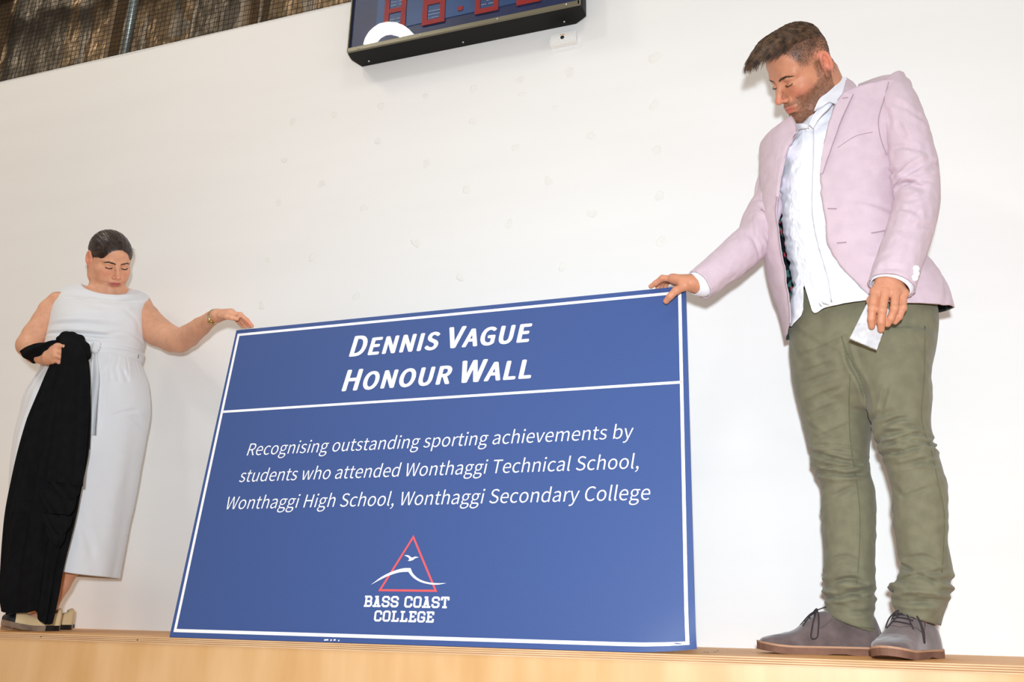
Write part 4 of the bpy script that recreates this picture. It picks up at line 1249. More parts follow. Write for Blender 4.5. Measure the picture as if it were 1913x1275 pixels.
def skin_cols(V, head, base, lip, beard=None, fade=None, seed=1, blush=None):
    """the person's own colouring: lips, brows, stubble, cropped hair, set by place on the head"""
    q = head.l(V)
    x, y, z = q[:, 0], q[:, 1], q[:, 2]
    c = np.tile(base, (len(V), 1)).astype(float)
    n1 = vnoise(V[:, 0] * 60, V[:, 1] * 60, V[:, 2] * 60, seed)

    def mix(c, col, w):
        w = np.clip(w, 0, 1)[:, None]
        return c * (1 - w) + np.asarray(col) * w
    near = (np.abs(x) < 0.1) & (y > -0.14) & (np.abs(z) < 0.14)
    if blush is not None:
        for sg in (1, -1):
            w = np.exp(-(((x - sg * 0.040) / 0.020) ** 2 + ((z + 0.034) / 0.018) ** 2 + ((y - .06) / .03) ** 2)) * 0.55
            c = mix(c, blush, w * near)
        c = mix(c, blush, np.exp(-((x / .012) ** 2 + ((z + .038) / .012) ** 2 + ((y - .108) / .012) ** 2)) * .7 * near)
        ear = np.clip((np.abs(x) - 0.0725) / 0.003, 0, 1) * (np.abs(y + .01) < .03) * (np.abs(z - .004) < .036)
        c = mix(c, blush, ear * 0.45)
    if fade is not None:
        top = np.clip((z - 0.022 + (y - 0.0) * 0.25 + n1 * 0.004) / 0.035, 0, 1) * np.clip((0.060 - y + (z - .03) * .25) / 0.012, 0, 1)
        low = np.clip((z + 0.035) / 0.05, 0, 1) * np.clip((-0.02 - y) / 0.02, 0, 1)
        w = np.maximum(top, low * 0.7) * (np.abs(x) < 0.085)
        ear = (np.abs(x) > 0.0745) & (np.abs(y + .01) < .033) & (z < .038) & (z > -.045)
        w = w * (~ear) * near
        c = mix(c, fade, w * (0.80 + 0.12 * n1))
    if beard is not None:
        jaw = np.clip((-0.038 - z + np.clip(0.05 - y, 0, .05) * 0.55 + n1 * 0.004) / 0.012, 0, 1)
        side = np.clip((np.abs(x) - 0.020) / 0.012, 0, 1)
        side = np.maximum(side, np.clip((-0.078 - z) / 0.008, 0, 1))
        mus = np.exp(-((z + 0.0575) / 0.0065) ** 2) * (np.abs(x) < 0.030) * (y > 0.07)
        sb_ = np.clip((0.012 - np.abs(y - 0.012)) / 0.008, 0, 1) * np.clip((0.03 - z) / 0.015, 0, 1) * (z > -0.09) * (np.abs(x) > .045)
        under = np.clip((-0.150 - z) / -0.02, 0, 1)
        w = np.maximum(np.maximum(jaw * side, mus * 0.8), sb_ * 0.8) * (y > -0.012) * near * (z > -0.13)
        n2 = vnoise(V[:, 0] * 260, V[:, 1] * 260, V[:, 2] * 260, seed + 3)
        c = mix(c, beard, w * np.clip(0.62 + 0.08 * n1 + 0.16 * n2, 0, 1))
    # lips
    lw = np.exp(-((x / 0.0235) ** 4)) * np.exp(-(((z + 0.0712) / 0.0085) ** 4)) * (y > 0.082)
    c = mix(c, lip, lw * 0.9)
    return c


def strip_strand(pts, w0, w1):
    """a flat tapering lock of hair as a thin prism"""
    pts = np.asarray(pts, float); n = len(pts)
    t = np.gradient(pts, axis=0)
    s = np.cross(t, CC - pts); s /= np.maximum(np.linalg.norm(s, axis=1, keepdims=True), 1e-9)
    ww = np.linspace(w0, w1, n)[:, None]
    nn_ = np.cross(s, t); nn_ /= np.maximum(np.linalg.norm(nn_, axis=1, keepdims=True), 1e-9)
    A = pts - s * ww; B_ = pts + s * ww; C_ = pts + nn_ * ww * 0.8
    V = np.stack([A, B_, C_], 1).reshape(-1, 3)
    F = []
    for i in range(n - 1):
        o = 3 * i
        F += [(o, o + 1, o + 4, o + 3), (o + 1, o + 2, o + 5, o + 4), (o + 2, o, o + 3, o + 5)]
    return V, F


def brow_and_lash(head, mat_h, parent, thick_=1.0, fem=False, bvh=None):
    """eyebrows and lashes as short hairs lying on the skin"""
    parts_b = [[], []]; parts_l = [[], []]
    r = np.random.default_rng(5)
    for si, sg in enumerate((1, -1)):
        arch = [(0.010, 0.0105), (0.021, 0.0140), (0.033, 0.0165), (0.0455, 0.0115)]
        aa = cr(np.array([(a, b, 0) for a, b in arch]), 60)
        for k in range(150 if not fem else 110):
            i = int(r.random() * 58)
            px_, pz_ = aa[i, 0], aa[i, 1] + (r.random() - .5) * (0.0062 if not fem else 0.0036) * (1 - abs(i - 20) / 70) * thick_
            L = 0.007
            loc0 = np.array([sg * px_, 0.2, pz_]); loc1 = np.array([sg * (px_ + L), 0.2, pz_ + (0.003 if i < 20 else -0.0015 if i > 40 else 0.0005)])
            pts = []
            for t in (0, .5, 1):
                o_ = head.w(loc0 * (1 - t) + loc1 * t); dd = head.R @ np.array([0, -1.0, 0])
                h = bvh.ray_cast(Vector(o_), Vector(dd))
                if h[0] is None: break
                pts.append(np.array(h[0]) - dd * (0.0006 + 0.0006 * t))
            if len(pts) == 3: parts_b[si].append(strip_strand(pts, 0.00045 if not fem else 0.00075, 0.0002))
        ll = [(0.0165, -0.0068), (0.022, -0.0084), (0.032, -0.0088), (0.039, -0.0078), (0.0430, -0.0060)]
        lc = cr(np.array([(a, b, 0) for a, b in ll]), 40)
        line = []
        for i in range(40):
            o_ = head.w([sg * lc[i, 0], 0.2, lc[i, 1]]); dd = head.R @ np.array([0, -1.0, 0])
            h = bvh.ray_cast(Vector(o_), Vector(dd))
            if h[0] is None: continue
            line.append(np.array(h[0]) - dd * 0.0003)
        if len(line) > 5:
            rr_ = np.full(len(line), 0.0011 if not fem else 0.0019); rr_[0] = rr_[-1] = .0004
            parts_l[si].append(tube_data(line, rr_, 6))
            for p in line[::2]:
                q = head.l(p)
                parts_l[si].append(strip_strand([p, head.w(q + np.array([sg * 0.0004, 0.002, -0.0014])), head.w(q + np.array([sg * 0.0008, 0.0034, -0.0018]))], 0.0003, 0.0001))
    for pb in parts_b:
        V, F = merge(pb); mesh_obj('eyebrow', V, F, mat_h, parent)
    for pl_ in parts_l:
        if pl_: V, F = merge(pl_); mesh_obj('eyelashes', V, F, bpy.data.materials.get('lash') or mat('lash', (30, 20, 16), rough=0.6), parent)


def hand(B, wrist, mcp, fingers, thumb, rw, rp, rf, rt, wrist_r2=None, nrm_side=None):
    """palm from wrist to four knuckles, four jointed fingers and a thumb; all world points"""
    wrist = np.asarray(wrist, float)
    mc = wrist * 0.75 + np.mean(mcp, axis=0) * 0.25
    for i, m in enumerate(mcp):
        st = wrist + (np.asarray(m) - np.mean(mcp, axis=0)) * 0.45
        B.chain([st, (st + m) / 2, m], [rw * 0.8, rp, rp * 0.98], k=0.012, kj=0.006)
    for i, f in enumerate(fingers):
        pts = [np.asarray(mcp[i])] + [np.asarray(p) for p in f]
        r0 = rf[i] if np.ndim(rf) else rf
        rr = np.array([1.08, 1.0, 0.94, 0.80, .74])[:len(pts)] * r0
        if len(pts) == 3: rr = np.array([1.08, 1.0, 0.82]) * r0
        B.chain(pts, rr, k=0.0045, kj=0.003)
        B.ell(pts[1], [r0 * 1.06] * 3, None, 0.003)
    tp = [np.asarray(p) for p in thumb]
    rr = np.array([1.25, 1.12, 1.0, 0.85])[:len(tp)] * rt
    B.chain(tp, rr, k=0.009, kj=0.004)


def short_hairs(name, head, V, F, mask, n, L, mat_h, parent, lay, w=0.00035, seed=2):
    """short hairs scattered over the skin where mask(local) says; lay = local direction they lie in"""
    r = np.random.default_rng(seed)
    cen = V[F].mean(1); q = head.l(cen)
    p_ = mask(q); idx = np.nonzero(p_ > r.random(len(p_)))[0]
    if len(idx) == 0: return
    idx = r.choice(idx, min(n, len(idx)), replace=len(idx) < n)
    parts = []
    for i in idx:
        a, b, c, d = V[F[i]]
        nn_ = nrm(np.cross(b - a, c - a)); 
        if nn_ @ (a - head.w((0, -.01, 0))) < 0: nn_ = -nn_
        u_, v_ = r.random(2)
        o = a * (1 - u_) * (1 - v_) + b * u_ * (1 - v_) + c * u_ * v_ + d * (1 - u_) * v_
        dd = head.R @ (np.array(lay) + (r.random(3) - .5) * 0.7); dd = nrm(dd - nn_ * (dd @ nn_))
        l_ = L * (.6 + .8 * r.random())
        parts.append(strip_strand([o, o + dd * l_ * .6 + nn_ * l_ * .22, o + dd * l_ + nn_ * l_ * .30], w, w * .3))
    V2, F2 = merge(parts)
    return mesh_obj(name, V2, F2, mat_h, parent)

# ================================================================== THE MAN
SK_M = s2l(204, 143, 112)
man = empty('person', (P(1600, 1229, -0.28)[0], -0.28, 0.0))
tag(man, 'man in pink blazer, white shirt and olive trousers looking down, hand on the board', 'person')
m_skin_m = skin_mat('skin_man')
HM = Head(eul(1.8978, -0.6225, -0.5651), (0.995, -0.40, 1.620), 1.10, back=0.015)
B = Body(); HM.build(B)
YB = -0.27
# neck and torso (under the clothes), legs
nk0 = HM.w((0, -0.030, -0.045)); nk1 = P(1566, 215, -0.33)
B.chain([nk0, nk0 * .4 + nk1 * .6, nk1], [0.056, 0.055, 0.060], k=0.02)
B.chain([P(1500, 290, -.25), P(1570, 260, -.30), P(1650, 235, -.34)], [0.05, 0.06, 0.055], k=0.03)
B.chain([P(1562, 290, -.27), P(1568, 400, -.26), P(1590, 560, -.27), P(1620, 640, -.27)], [0.085, 0.085, 0.085, 0.10], k=0.05)
rl = [P(1560, 650, -.23), P(1575, 850, -.23), P(1590, 1020, -.24), P(1597, 1165, -.24)]
ll_ = [P(1670, 650, -.30), P(1698, 850, -.31), P(1725, 1020, -.30), P(1716, 1150, -.32)]
B.chain(rl, [0.070, 0.050, 0.045, 0.030], k=0.03)
B.chain(ll_, [0.070, 0.050, 0.042, 0.024], k=0.03)
# right arm to the board
aR = [P(1466, 300, -.22), P(1422, 425, -.26), P(1360, 490, -.33), P(1300, 530, -.40), P(1288, 529, -.405)]
B.chain(aR, [0.036, 0.032, 0.030, 0.026, 0.0235], k=0.02)
# left arm, hanging with the packet
aL = [P(1678, 210, -.37), P(1710, 350, -.40), P(1684, 470, -.465), P(1660, 532, -.50)]
B.chain(aL, [0.040, 0.036, 0.032, 0.027], k=0.01)
# right hand (image left), thumb in front of the board, fingers over its top
mcp = [P(1258, 521, -.412), P(1256, 521, -.390), P(1258, 523, -.368), P(1262, 526, -.350)]
fin = [[P(1237.5, 520, -.405), P(1225, 529.5, -.396), P(1216, 535.5, -.390)],
       [P(1238, 521, -.376), P(1229, 532, -.358), P(1230, 546, -.352)],
       [P(1241, 523, -.352), P(1235, 534, -.338), P(1236, 549, -.334)],
       [P(1247, 527, -.332), P(1242, 538, -.322), P(1243, 550, -.320)]]
th_ = [P(1280, 535, -.415), P(1263, 543, -.432), P(1252, 554, -.428), P(1244.5, 563, -.420)]
hand(B, P(1290, 529, -.405), mcp, fin, th_, 0.021, 0.0150, [0.0088, 0.0090, 0.0084, 0.0074], 0.0100)
# left hand (image right)
YH = -.515
mcpL = [P(1635, 545, YH - .006), P(1654, 546, YH - .012), P(1673, 547, YH - .010), P(1688, 548, YH)]
finL = [[P(1630, 577, YH - .020), P(1628, 596, YH - .012), P(1628.5, 610, YH - .002)],
        [P(1648, 581, YH - .024), P(1646, 602, YH - .014), P(1646, 616, YH - .002)],
        [P(1671, 577, YH - .022), P(1664, 595, YH - .012), P(1658, 606, YH - .002)],
        [P(1687, 575, YH - .012), P(1680, 592, YH - .006), P(1672, 602, YH + .000)]]
thL = [P(1640, 545, YH + .014), P(1628, 562, YH + .034), P(1632, 585, YH + .034), P(1638, 603, YH + .024)]
hand(B, P(1661, 530, YH + .004), mcpL, finL, thL, 0.027, 0.0135, [0.0100, 0.0102, 0.0098, 0.0084], 0.0105)

hc = HM.c
parts = []
v, f = B.block(hc - [0.19, 0.19, 0.24], hc + [0.19, 0.19, 0.19], 0.0021); parts.append((smooth_net(v, f, 1, .4), f))
c0 = P(1255, 535, -.38); v, f = B.block(c0 - [0.08, 0.09, 0.07], c0 + [0.10, 0.10, 0.07], 0.0016); parts.append((smooth_net(v, f, 1, .4), f))
c0 = P(1658, 570, YH); v, f = B.block(c0 - [0.08, 0.08, 0.10], c0 + [0.08, 0.08, 0.11], 0.0017); parts.append((smooth_net(v, f, 1, .4), f))
v, f = B.block((0.35, -0.62, 0.03), (1.42, -0.05, 1.62), 0.009)
# leave out of the coarse grid what the fine blocks already hold
cen = v[f].mean(1)
keep = np.ones(len(f), bool)
for c0, lo_, hi_ in ((hc, (0.185, .185, .235), (.185, .185, .185)), (P(1255, 535, -.38), (.075, .085, .065), (.095, .095, .065)), (P(1658, 570, YH), (.075, .075, .095), (.075, .075, .105))):
    keep &= ~((cen > c0 - np.array(lo_)) & (cen < c0 + np.array(hi_))).all(1)
parts.append((v, f[keep]))
V, F = merge_np(parts)
colr = skin_cols(V, HM, SK_M, s2l(196, 112, 98), beard=s2l(96, 66, 46), fade=s2l(76, 56, 45), blush=s2l(226, 128, 108))
bodyM = fast_mesh('body', V, F, m_skin_m, man, colr)
parts_head = parts[0]
bvhM = BVHTree.FromPolygons([Vector(p) for p in parts[0][0]], [tuple(q) for q in parts[0][1]])
m_hair_m = hair_mat('brown_hair', (50, 35, 26), (84, 60, 42))
brow_and_lash(HM, hair_mat('brow_hair', (62, 44, 32), (96, 68, 48)), man, 1.0, bvh=bvhM)

# hair: swept-forward top over clipped sides
H = Body()


def hl(*p): return HM.w(p)


H.ell(hl(0, -0.001, 0.060), np.array([0.065, 0.068, 0.062]) * HM.s, HM.R, 0.01)
H.ell(hl(0, 0.040, 0.096), np.array([0.054, 0.056, 0.026]) * HM.s, HM.R, 0.02)
H.chain([hl(-0.032, 0.05, 0.096), hl(-.032, 0.092, 0.094), hl(-.026, 0.120, 0.098)], np.array([0.020, 0.014, 0.006]) * HM.s, k=0.02)
H.chain([hl(0.0, 0.05, 0.102), hl(0, 0.098, 0.098), hl(0, 0.130, 0.098)], np.array([0.022, 0.015, 0.006]) * HM.s, k=0.02)
H.chain([hl(0.030, 0.05, 0.098), hl(.028, 0.090, 0.095), hl(.024, 0.115, 0.098)], np.array([0.020, 0.014, 0.006]) * HM.s, k=0.02)
v, f = H.block(hc - [0.20, 0.20, 0.1], hc + [0.20, 0.20, 0.25], 0.003)
q = HM.l(v)
st_ = vnoise(q[:, 0] * 260, q[:, 1] * 40, q[:, 2] * 130, 5) * 0.0022
v = v + (v - hl(0, 0, 0.03)) / np.linalg.norm(v - hl(0, 0, 0.03), axis=1, keepdims=True) * st_[:, None]
qf = q[f].mean(1)
zlim = np.interp(qf[:, 1], [-.12, -.03, .02, .045, .09, .16], [.040, .048, .052, .080, .082, .080]) + 0.004 * vnoise(qf[:, 0] * 90, qf[:, 1] * 90, qf[:, 2] * 90)
kp = qf[:, 2] > zlim
hs = fast_mesh('hair', v, f[kp], m_hair_m, man)
bvhH = BVHTree.FromPolygons([Vector(p) for p in v], [tuple(q_) for q_ in f])
parts = []
r = np.random.default_rng(3)
fk = f[kp]
idx = r.integers(0, len(fk), 6500)
for i in idx:
    p = v[fk[i]].mean(0); lq = HM.l(p)
    n_ = p - hl(0, -0.01, 0.03); n_ = nrm(n_)
    if lq[1] > 0.075 and lq[2] < 0.092: continue
    fwd = HM.R @ nrm(np.array([(r.random() - .5) * .5 - lq[0] * 2, 1.0, 0.10 - max(lq[1], 0) * 1.0]))
    fwd = nrm(fwd - n_ * (fwd @ n_) * 0.8)
    L = (0.020 + 0.014 * r.random()) * (0.55 + 0.8 * np.clip((lq[1] + .08) / .15, 0, 1))
    up_ = 0.30 + 0.25 * r.random()
    pts = [p, p + fwd * L * .5 + n_ * L * up_ * .35, p + fwd * L + n_ * L * up_ * .35 + HM.R @ np.array([0, 0, -0.10 * L])]
    parts.append(strip_strand(pts, 0.0011, 0.0002))
V, F = merge(parts)
m_hair_l = hair_mat('light_brown_hair', (44, 31, 22), (112, 83, 58))
mesh_obj('hair_locks', V, F, m_hair_l, hs)

V0, F0 = parts_head


def beard_mask(q):
    x, y, z = q[:, 0], q[:, 1], q[:, 2]
    jaw = np.clip((-0.036 - z + np.clip(0.05 - y, 0, .05) * 0.55) / 0.012, 0, 1) * np.maximum(np.clip((np.abs(x) - 0.022) / 0.012, 0, 1), np.clip((-0.080 - z) / 0.006, 0, 1))
    mus = np.exp(-((z + 0.0575) / 0.005) ** 2) * (np.abs(x) < 0.028) * (y > 0.07) * .7
    sb_ = np.clip((0.012 - np.abs(y - 0.012)) / 0.006, 0, 1) * (z < .02) * (z > -0.09) * (np.abs(x) > .045)
    return np.maximum(np.maximum(jaw, mus), sb_) * (y > -0.01) * (z > -.125) * (np.abs(x) < .08)


def side_mask(q):
    x, y, z = q[:, 0], q[:, 1], q[:, 2]
    ear = (np.abs(x) > 0.072) & (np.abs(y + .01) < .028) & (z < .036)
    return np.clip((z - .012) / .04, 0, 1) * np.clip((.058 + (z - .03) * .3 - y) / .006, 0, 1) * (~ear) * (z < .1) + np.clip((-.02 - y) / .02, 0, 1) * np.clip((z + .04) / .05, 0, 1) * .5


short_hairs('beard', HM, V0, F0, beard_mask, 3600, 0.0030, hair_mat('beard_hair', (74, 52, 38), (128, 94, 66)), man, (0, .35, -1.0), 0.0003)
short_hairs('clipped_sides', HM, V0, F0, side_mask, 4200, 0.0042, m_hair_m, hs, (0, .15, -1.0), 0.00035, 5)

# ---------------------------------------------------------------- shirt
m_shirt = weave_mat('white_shirt_cotton', (238, 241, 250), rough=0.8, scale=1400, strength=0.15, var=0.01)
YL, YR = -0.20, -0.34
sh = Loft([
    (P(1506, 212, -.30), P(1590, 168, -.33), .070, .060, .030),
    (P(1490, 250, -.27), P(1622, 196, -.34), .095, .08, .02),
    (P(1470, 285, -.24), P(1640, 245, -.34), .120, .10, .01),
    (P(1467, 345, -.22), P(1650, 330, -.33), .138, .10),
    (P(1471, 416, -.21), P(1650, 416, -.33), .136, .10),
    (P(1480, 480, -.21), P(1662, 480, -.33), .130, .10),
    (P(1492, 545, -.21), P(1680, 540, -.34), .132, .11),
    (P(1484, 592, -.21), P(1716, 575, -.35), .140, .12),
    (P(1477, 640, -.21), P(1740, 622, -.35), .145, .125)], expo=2.15)


def shirt_low(TH):
    # hem: two curved tails with a slit at the placket
    base = 0.935 + 0 * TH
    d = TH - 2.02
    base = base - 0.115 * np.exp(-(d / 0.065) ** 2)
    base = base + 0.035 * np.exp(-((TH - 2.45) / 0.25) ** 2) + 0.0 * TH
    base = np.where((TH < 2.02) & (TH > 0.2), base - 0.000 - 0.040 * np.clip((2.02 - TH) / 1.3, 0, 1) + 0.012 * np.exp(-((TH - 1.85) / 0.1) ** 2), base)
    return np.clip(base, 0, 1)


fo = folds([(2.9, .42, 2.1, .44, .012, .004), (2.9, .50, 2.2, .535, .012, .004), (2.8, .60, 2.2, .63, .014, .005), (1.0, .55, 1.7, .60, .012, .004),
            (2.9, .70, 2.2, .735, .014, .005), (1.1, .66, 1.75, .70, .014, .004), (2.8, .80, 2.15, .82, .012, .005), (2.9, .32, 2.3, .30, .012, .003),
            (2.6, .88, 2.1, .80, .013, .004), (1.3, .36, 1.8, .33, .01, .003)])


def shirt_disp(th, v):
    return fo(th, v) + 0.0030 * vnoise(np.cos(th) * 5 + v * 3, v * 26, np.sin(th) * 5) + 0.0016 * vnoise(np.cos(th) * 14, v * 50 + th * 3, 1)


vs, fs = tube_loft(sh, 200, 170, shirt_disp, cap=(False, False), vlow=shirt_low)
vs, fs = vs, fs
shirt = mesh_obj('shirt', vs, fs, m_shirt, man)
sol = shirt.modifiers.new('cloth', 'SOLIDIFY'); sol.thickness = 0.0016; sol.offset = -1
bvS = stick_bvh(shirt)
# placket and buttons
pA = [(1500, 236), (1499, 289), (1496, 344), (1497, 399), (1505, 459), (1518, 518), (1530, 566)]
pB = [(1521, 231), (1521, 289), (1519, 344), (1519, 399), (1530, 459), (1547, 518), (1561, 604)]
V, F = ribbon_stick(bvS, pA, pB, 60, 6, 0.0022)
V, F = thick(V, F, 0.002)
plk = mesh_obj('placket', V, F, m_shirt, shirt)
m_btn = mat('shirt_button', (214, 208, 190), rough=0.3)


def disc(name, c, n_, r_, h_, m_, parent, holes=False):
    c = np.asarray(c); n_ = nrm(n_)
    v, f = tube_data([c - n_ * h_ * .5, c + n_ * h_ * .4, c + n_ * h_ * 0.5, c + n_ * h_ * .35], [r_, r_, r_ * .85, r_ * .6], 16)
    return mesh_obj(name, v, f, m_, parent, smooth=False)


for bx_, by_ in ((1510.5, 243), (1513.5, 289), (1509.5, 344), (1509, 400), (1518, 459), (1530.5, 518.5)):
    c = stick(bvS, bx_, by_, 0.0050)
    disc('button', c, nrm(CC - c), 0.0056, 0.002, m_btn, shirt)
# collar: stand folded over, two points
cA = [(1486, 246), (1477, 236), (1500, 232), (1512, 246)]
nkc = P(1548, 190, -.325)


def collar(pts_in, pts_out, n=24, off=0.004):
    A = cr(np.array(pts_in), n); Bq = cr(np.array(pts_out), n)
    V = []
    for i in range(n):
        for t in np.linspace(0, 1, 7):
            p = A[i] * (1 - t) + Bq[i] * t
            bul = math.sin(t * math.pi) * 0.004
            V.append(p + nrm(CC - p) * bul)
    return thick(np.array(V), grid_faces(n, 7), 0.0022)


# left collar leaf (image right of the neck)
V, F = collar([P(1576, 142, -.372), P(1562, 158, -.400), P(1546, 173, -.425), P(1530, 186, -.445), P(1520, 208, -.440)],
              [P(1584, 149, -.378), P(1578, 170, -.415), P(1564, 194, -.450), P(1552, 190, -.455), P(1535, 200, -.455)])
mesh_obj('collar', V, F, m_shirt, shirt)
V, F = collar([P(1530, 186, -.425), P(1532, 196, -.43), P(1519, 216, -.425), P(1511, 232, -.415)],
              [P(1556, 193, -.437), P(1551, 200, -.44), P(1530, 222, -.433), P(1519, 240, -.42)])
mesh_obj('collar_band', V, F, m_shirt, shirt)
V, F = collar([P(1474, 229, -.335), P(1487, 231, -.375), P(1500, 231, -.40), P(1509, 233, -.41)],
              [P(1480, 236, -.335), P(1491, 243, -.375), P(1503, 240, -.405), P(1511, 240, -.415)])
mesh_obj('collar', V, F, m_shirt, shirt)

# ---------------------------------------------------------------- trousers
m_chino = weave_mat('olive_chino', (119, 116, 93), rough=0.85, scale=1200, strength=0.3, var=0.10, sheen=0.15)
hips = Loft([
    (P(1482, 560, -.20), P(1748, 556, -.34), .115, .10),
    (P(1480, 620, -.20), P(1752, 600, -.34), .125, .11),
    (P(1481, 650, -.20), P(1748, 640, -.33), .128, .115),
    (P(1484, 700, -.20), P(1738, 690, -.32), .118, .11),
    (P(1490, 740, -.21), P(1738, 735, -.31), .105, .10),
    (P(1500, 775, -.22), P(1735, 765, -.30), .07, .08)], expo=2.3)
fh = folds([(2.6, .25, 1.6, .60, .03, .006), (2.9, .35, 2.0, .72, .03, .005), (2.9, .15, 2.2, .35, .03, .005), (1.6, .45, 1.3, .75, .03, .006),
            (2.0, .45, 1.75, .75, .03, .005), (0.5, .3, 0.8, .7, .03, .004), (2.95, .55, 2.4, .8, .03, .005)])
p1 = tube_loft(hips, 160, 60, fh, cap=(True, True))


def leg_disp(seed, knee, ank, amp=1.0, extra=()):
    r = np.random.default_rng(seed)
    L = list(extra)
    for i in range(15):
        vc = knee + (r.random() - .5) * 0.13; tc = r.random() * 6.28; ln = 0.7 + r.random() * 1.0
        sl = (r.random() - .5) * 0.035
        L.append((tc - ln / 2, vc - sl, tc + ln / 2, vc + sl, 0.0075 + .004 * r.random(), (0.005 + 0.005 * r.random()) * amp))
    for i in range(16):
        vc = ank + (r.random() - .5) * 0.15; tc = r.random() * 6.28; ln = 0.8 + r.random() * 1.2
        sl = (r.random() - .5) * 0.03
        L.append((tc - ln / 2, vc - sl, tc + ln / 2, vc + sl, 0.009 + .004 * r.random(), (0.005 + 0.005 * r.random()) * amp))
    for i in range(9):
        vc = 0.1 + r.random() * 0.65; tc = r.random() * 6.28
        L.append((tc - .6, vc - .02, tc + .6, vc + .03, 0.016, 0.0028 * amp))
    g = folds(L)
    return lambda th, v: g(th, v) + 0.0016 * vnoise(np.cos(th) * 4, v * 40, np.sin(th) * 4 + seed)


legR = Loft([
    (P(1484, 690, -.21), P(1612, 690, -.25), .095, .09),
    (P(1486, 725, -.21), P(1618, 735, -.25), .098, .09),
    (P(1496, 771, -.21), P(1628, 786, -.25), .092, .085),
    (P(1508, 815, -.21), P(1624, 825, -.25), .085, .08),
    (P(1516, 850, -.215), P(1623, 858, -.25), .080, .075),
    (P(1519, 874, -.215), P(1625, 882, -.25), .076, .072),
    (P(1533, 905, -.22), P(1633, 911, -.25), .070, .07),
    (P(1536, 962, -.22), P(1636, 962, -.255), .066, .07),
    (P(1541, 1040, -.225), P(1634, 1040, -.26), .062, .066),
    (P(1541, 1100, -.225), P(1634, 1108, -.26), .062, .064),
    (P(1547, 1135, -.225), P(1632, 1150, -.26), .062, .062),
    (P(1544, 1147, -.225), P(1638, 1184, -.26), .064, .062)], expo=2.1)
legL = Loft([
    (P(1575, 640, -.29), P(1750, 628, -.34), .115, .10),
    (P(1592, 680, -.29), P(1740, 690, -.34), .112, .10),
    (P(1606, 714, -.295), P(1742, 735, -.34), .105, .095),
    (P(1624, 776, -.30), P(1739, 781, -.34), .095, .088),
    (P(1636, 818, -.30), P(1742, 818, -.34), .086, .082),
    (P(1647, 850, -.30), P(1754, 854, -.34), .082, .078),
    (P(1657, 876, -.305), P(1762, 878, -.34), .078, .075),
    (P(1667, 911, -.305), P(1769, 905, -.34), .074, .074),
    (P(1669, 962, -.305), P(1771, 955, -.34), .070, .074),
    (P(1677, 1025, -.30), P(1771, 1014, -.33), .068, .072),
    (P(1683, 1071, -.30), P(1779, 1070, -.33), .067, .070),
    (P(1666, 1100, -.30), P(1776, 1112, -.33), .072, .068),
    (P(1670, 1128, -.30), P(1766, 1140, -.33), .068, .066),
    (P(1677, 1146, -.30), P(1757, 1170, -.33), .066, .062)], expo=2.1)
exR = [(2.8, .36, 1.2, .40, .011, .010), (3.0, .42, 1.4, .45, .010, .009), (2.6, .45, .9, .43, .010, .009), (3.0, .06, 2.0, .14, .012, .005), (3.0, .14, 1.9, .20, .012, .005),
       (2.9, .22, 1.8, .30, .012, .005), (2.9, .87, 1.3, .90, .011, .009), (1.0, .84, 2.4, .86, .011, .008)]
exL = [(2.9, .33, 1.5, .30, .011, .010), (2.9, .40, 1.2, .36, .011, .011), (3.0, .45, 1.5, .44, .010, .009), (.4, .40, 1.6, .38, .010, .009), (2.2, .06, 1.4, .16, .013, .005),
       (3.0, .80, 1.6, .86, .013, .010), (2.8, .88, 1.2, .91, .012, .010), (0.5, .84, 1.8, .87, .011, .009)]
p2 = tube_loft(legR, 150, 330, leg_disp(3, .40, .88, 1.0, exR), cap=(True, True))
p3 = tube_loft(legL, 150, 330, leg_disp(8, .41, .88, 1.0, exL), cap=(True, True))
V, F = merge([p1, p2, p3])
tmp = mesh_obj('tmp_trousers', V, F, m_chino)
rm = tmp.modifiers.new('r', 'REMESH'); rm.mode = 'VOXEL'; rm.voxel_size = 0.0042; rm.adaptivity = 0.0
bpy.context.view_layer.update()
_ev = tmp.evaluated_get(bpy.context.evaluated_depsgraph_get()); _me = _ev.to_mesh()
V = np.empty(len(_me.vertices) * 3, np.float32); _me.vertices.foreach_get('co', V); V = V.reshape(-1, 3).astype(float)
_l = np.empty(len(_me.loops), np.int32); _me.loops.foreach_get('vertex_index', _l)
F = _l.reshape(-1, 4) if len(_l) == 4 * len(_me.polygons) else None
if F is None: F = np.array([tuple(p_.vertices) if len(p_.vertices) == 4 else tuple(p_.vertices) + (p_.vertices[-1],) for p_ in _me.polygons])
_ev.to_mesh_clear(); bpy.data.objects.remove(tmp)
pv = proj(V)[:, 1]
wz = np.clip(1 - np.abs(pv - 695) / 125, 0, 1) ** 0.6
Vs = smooth_net(V, F, 1, 0.5); S2 = Vs
for _ in range(22): S2 = smooth_net(S2, F, 1, 0.6)
V = Vs * (1 - wz[:, None]) + S2 * wz[:, None]
trs = fast_mesh('trousers', V, F, m_chino, man)
T3 = lambda *L: [tuple((1400 + a / 1.931, 600 + b_ / 1.931)) for a, b_ in L]
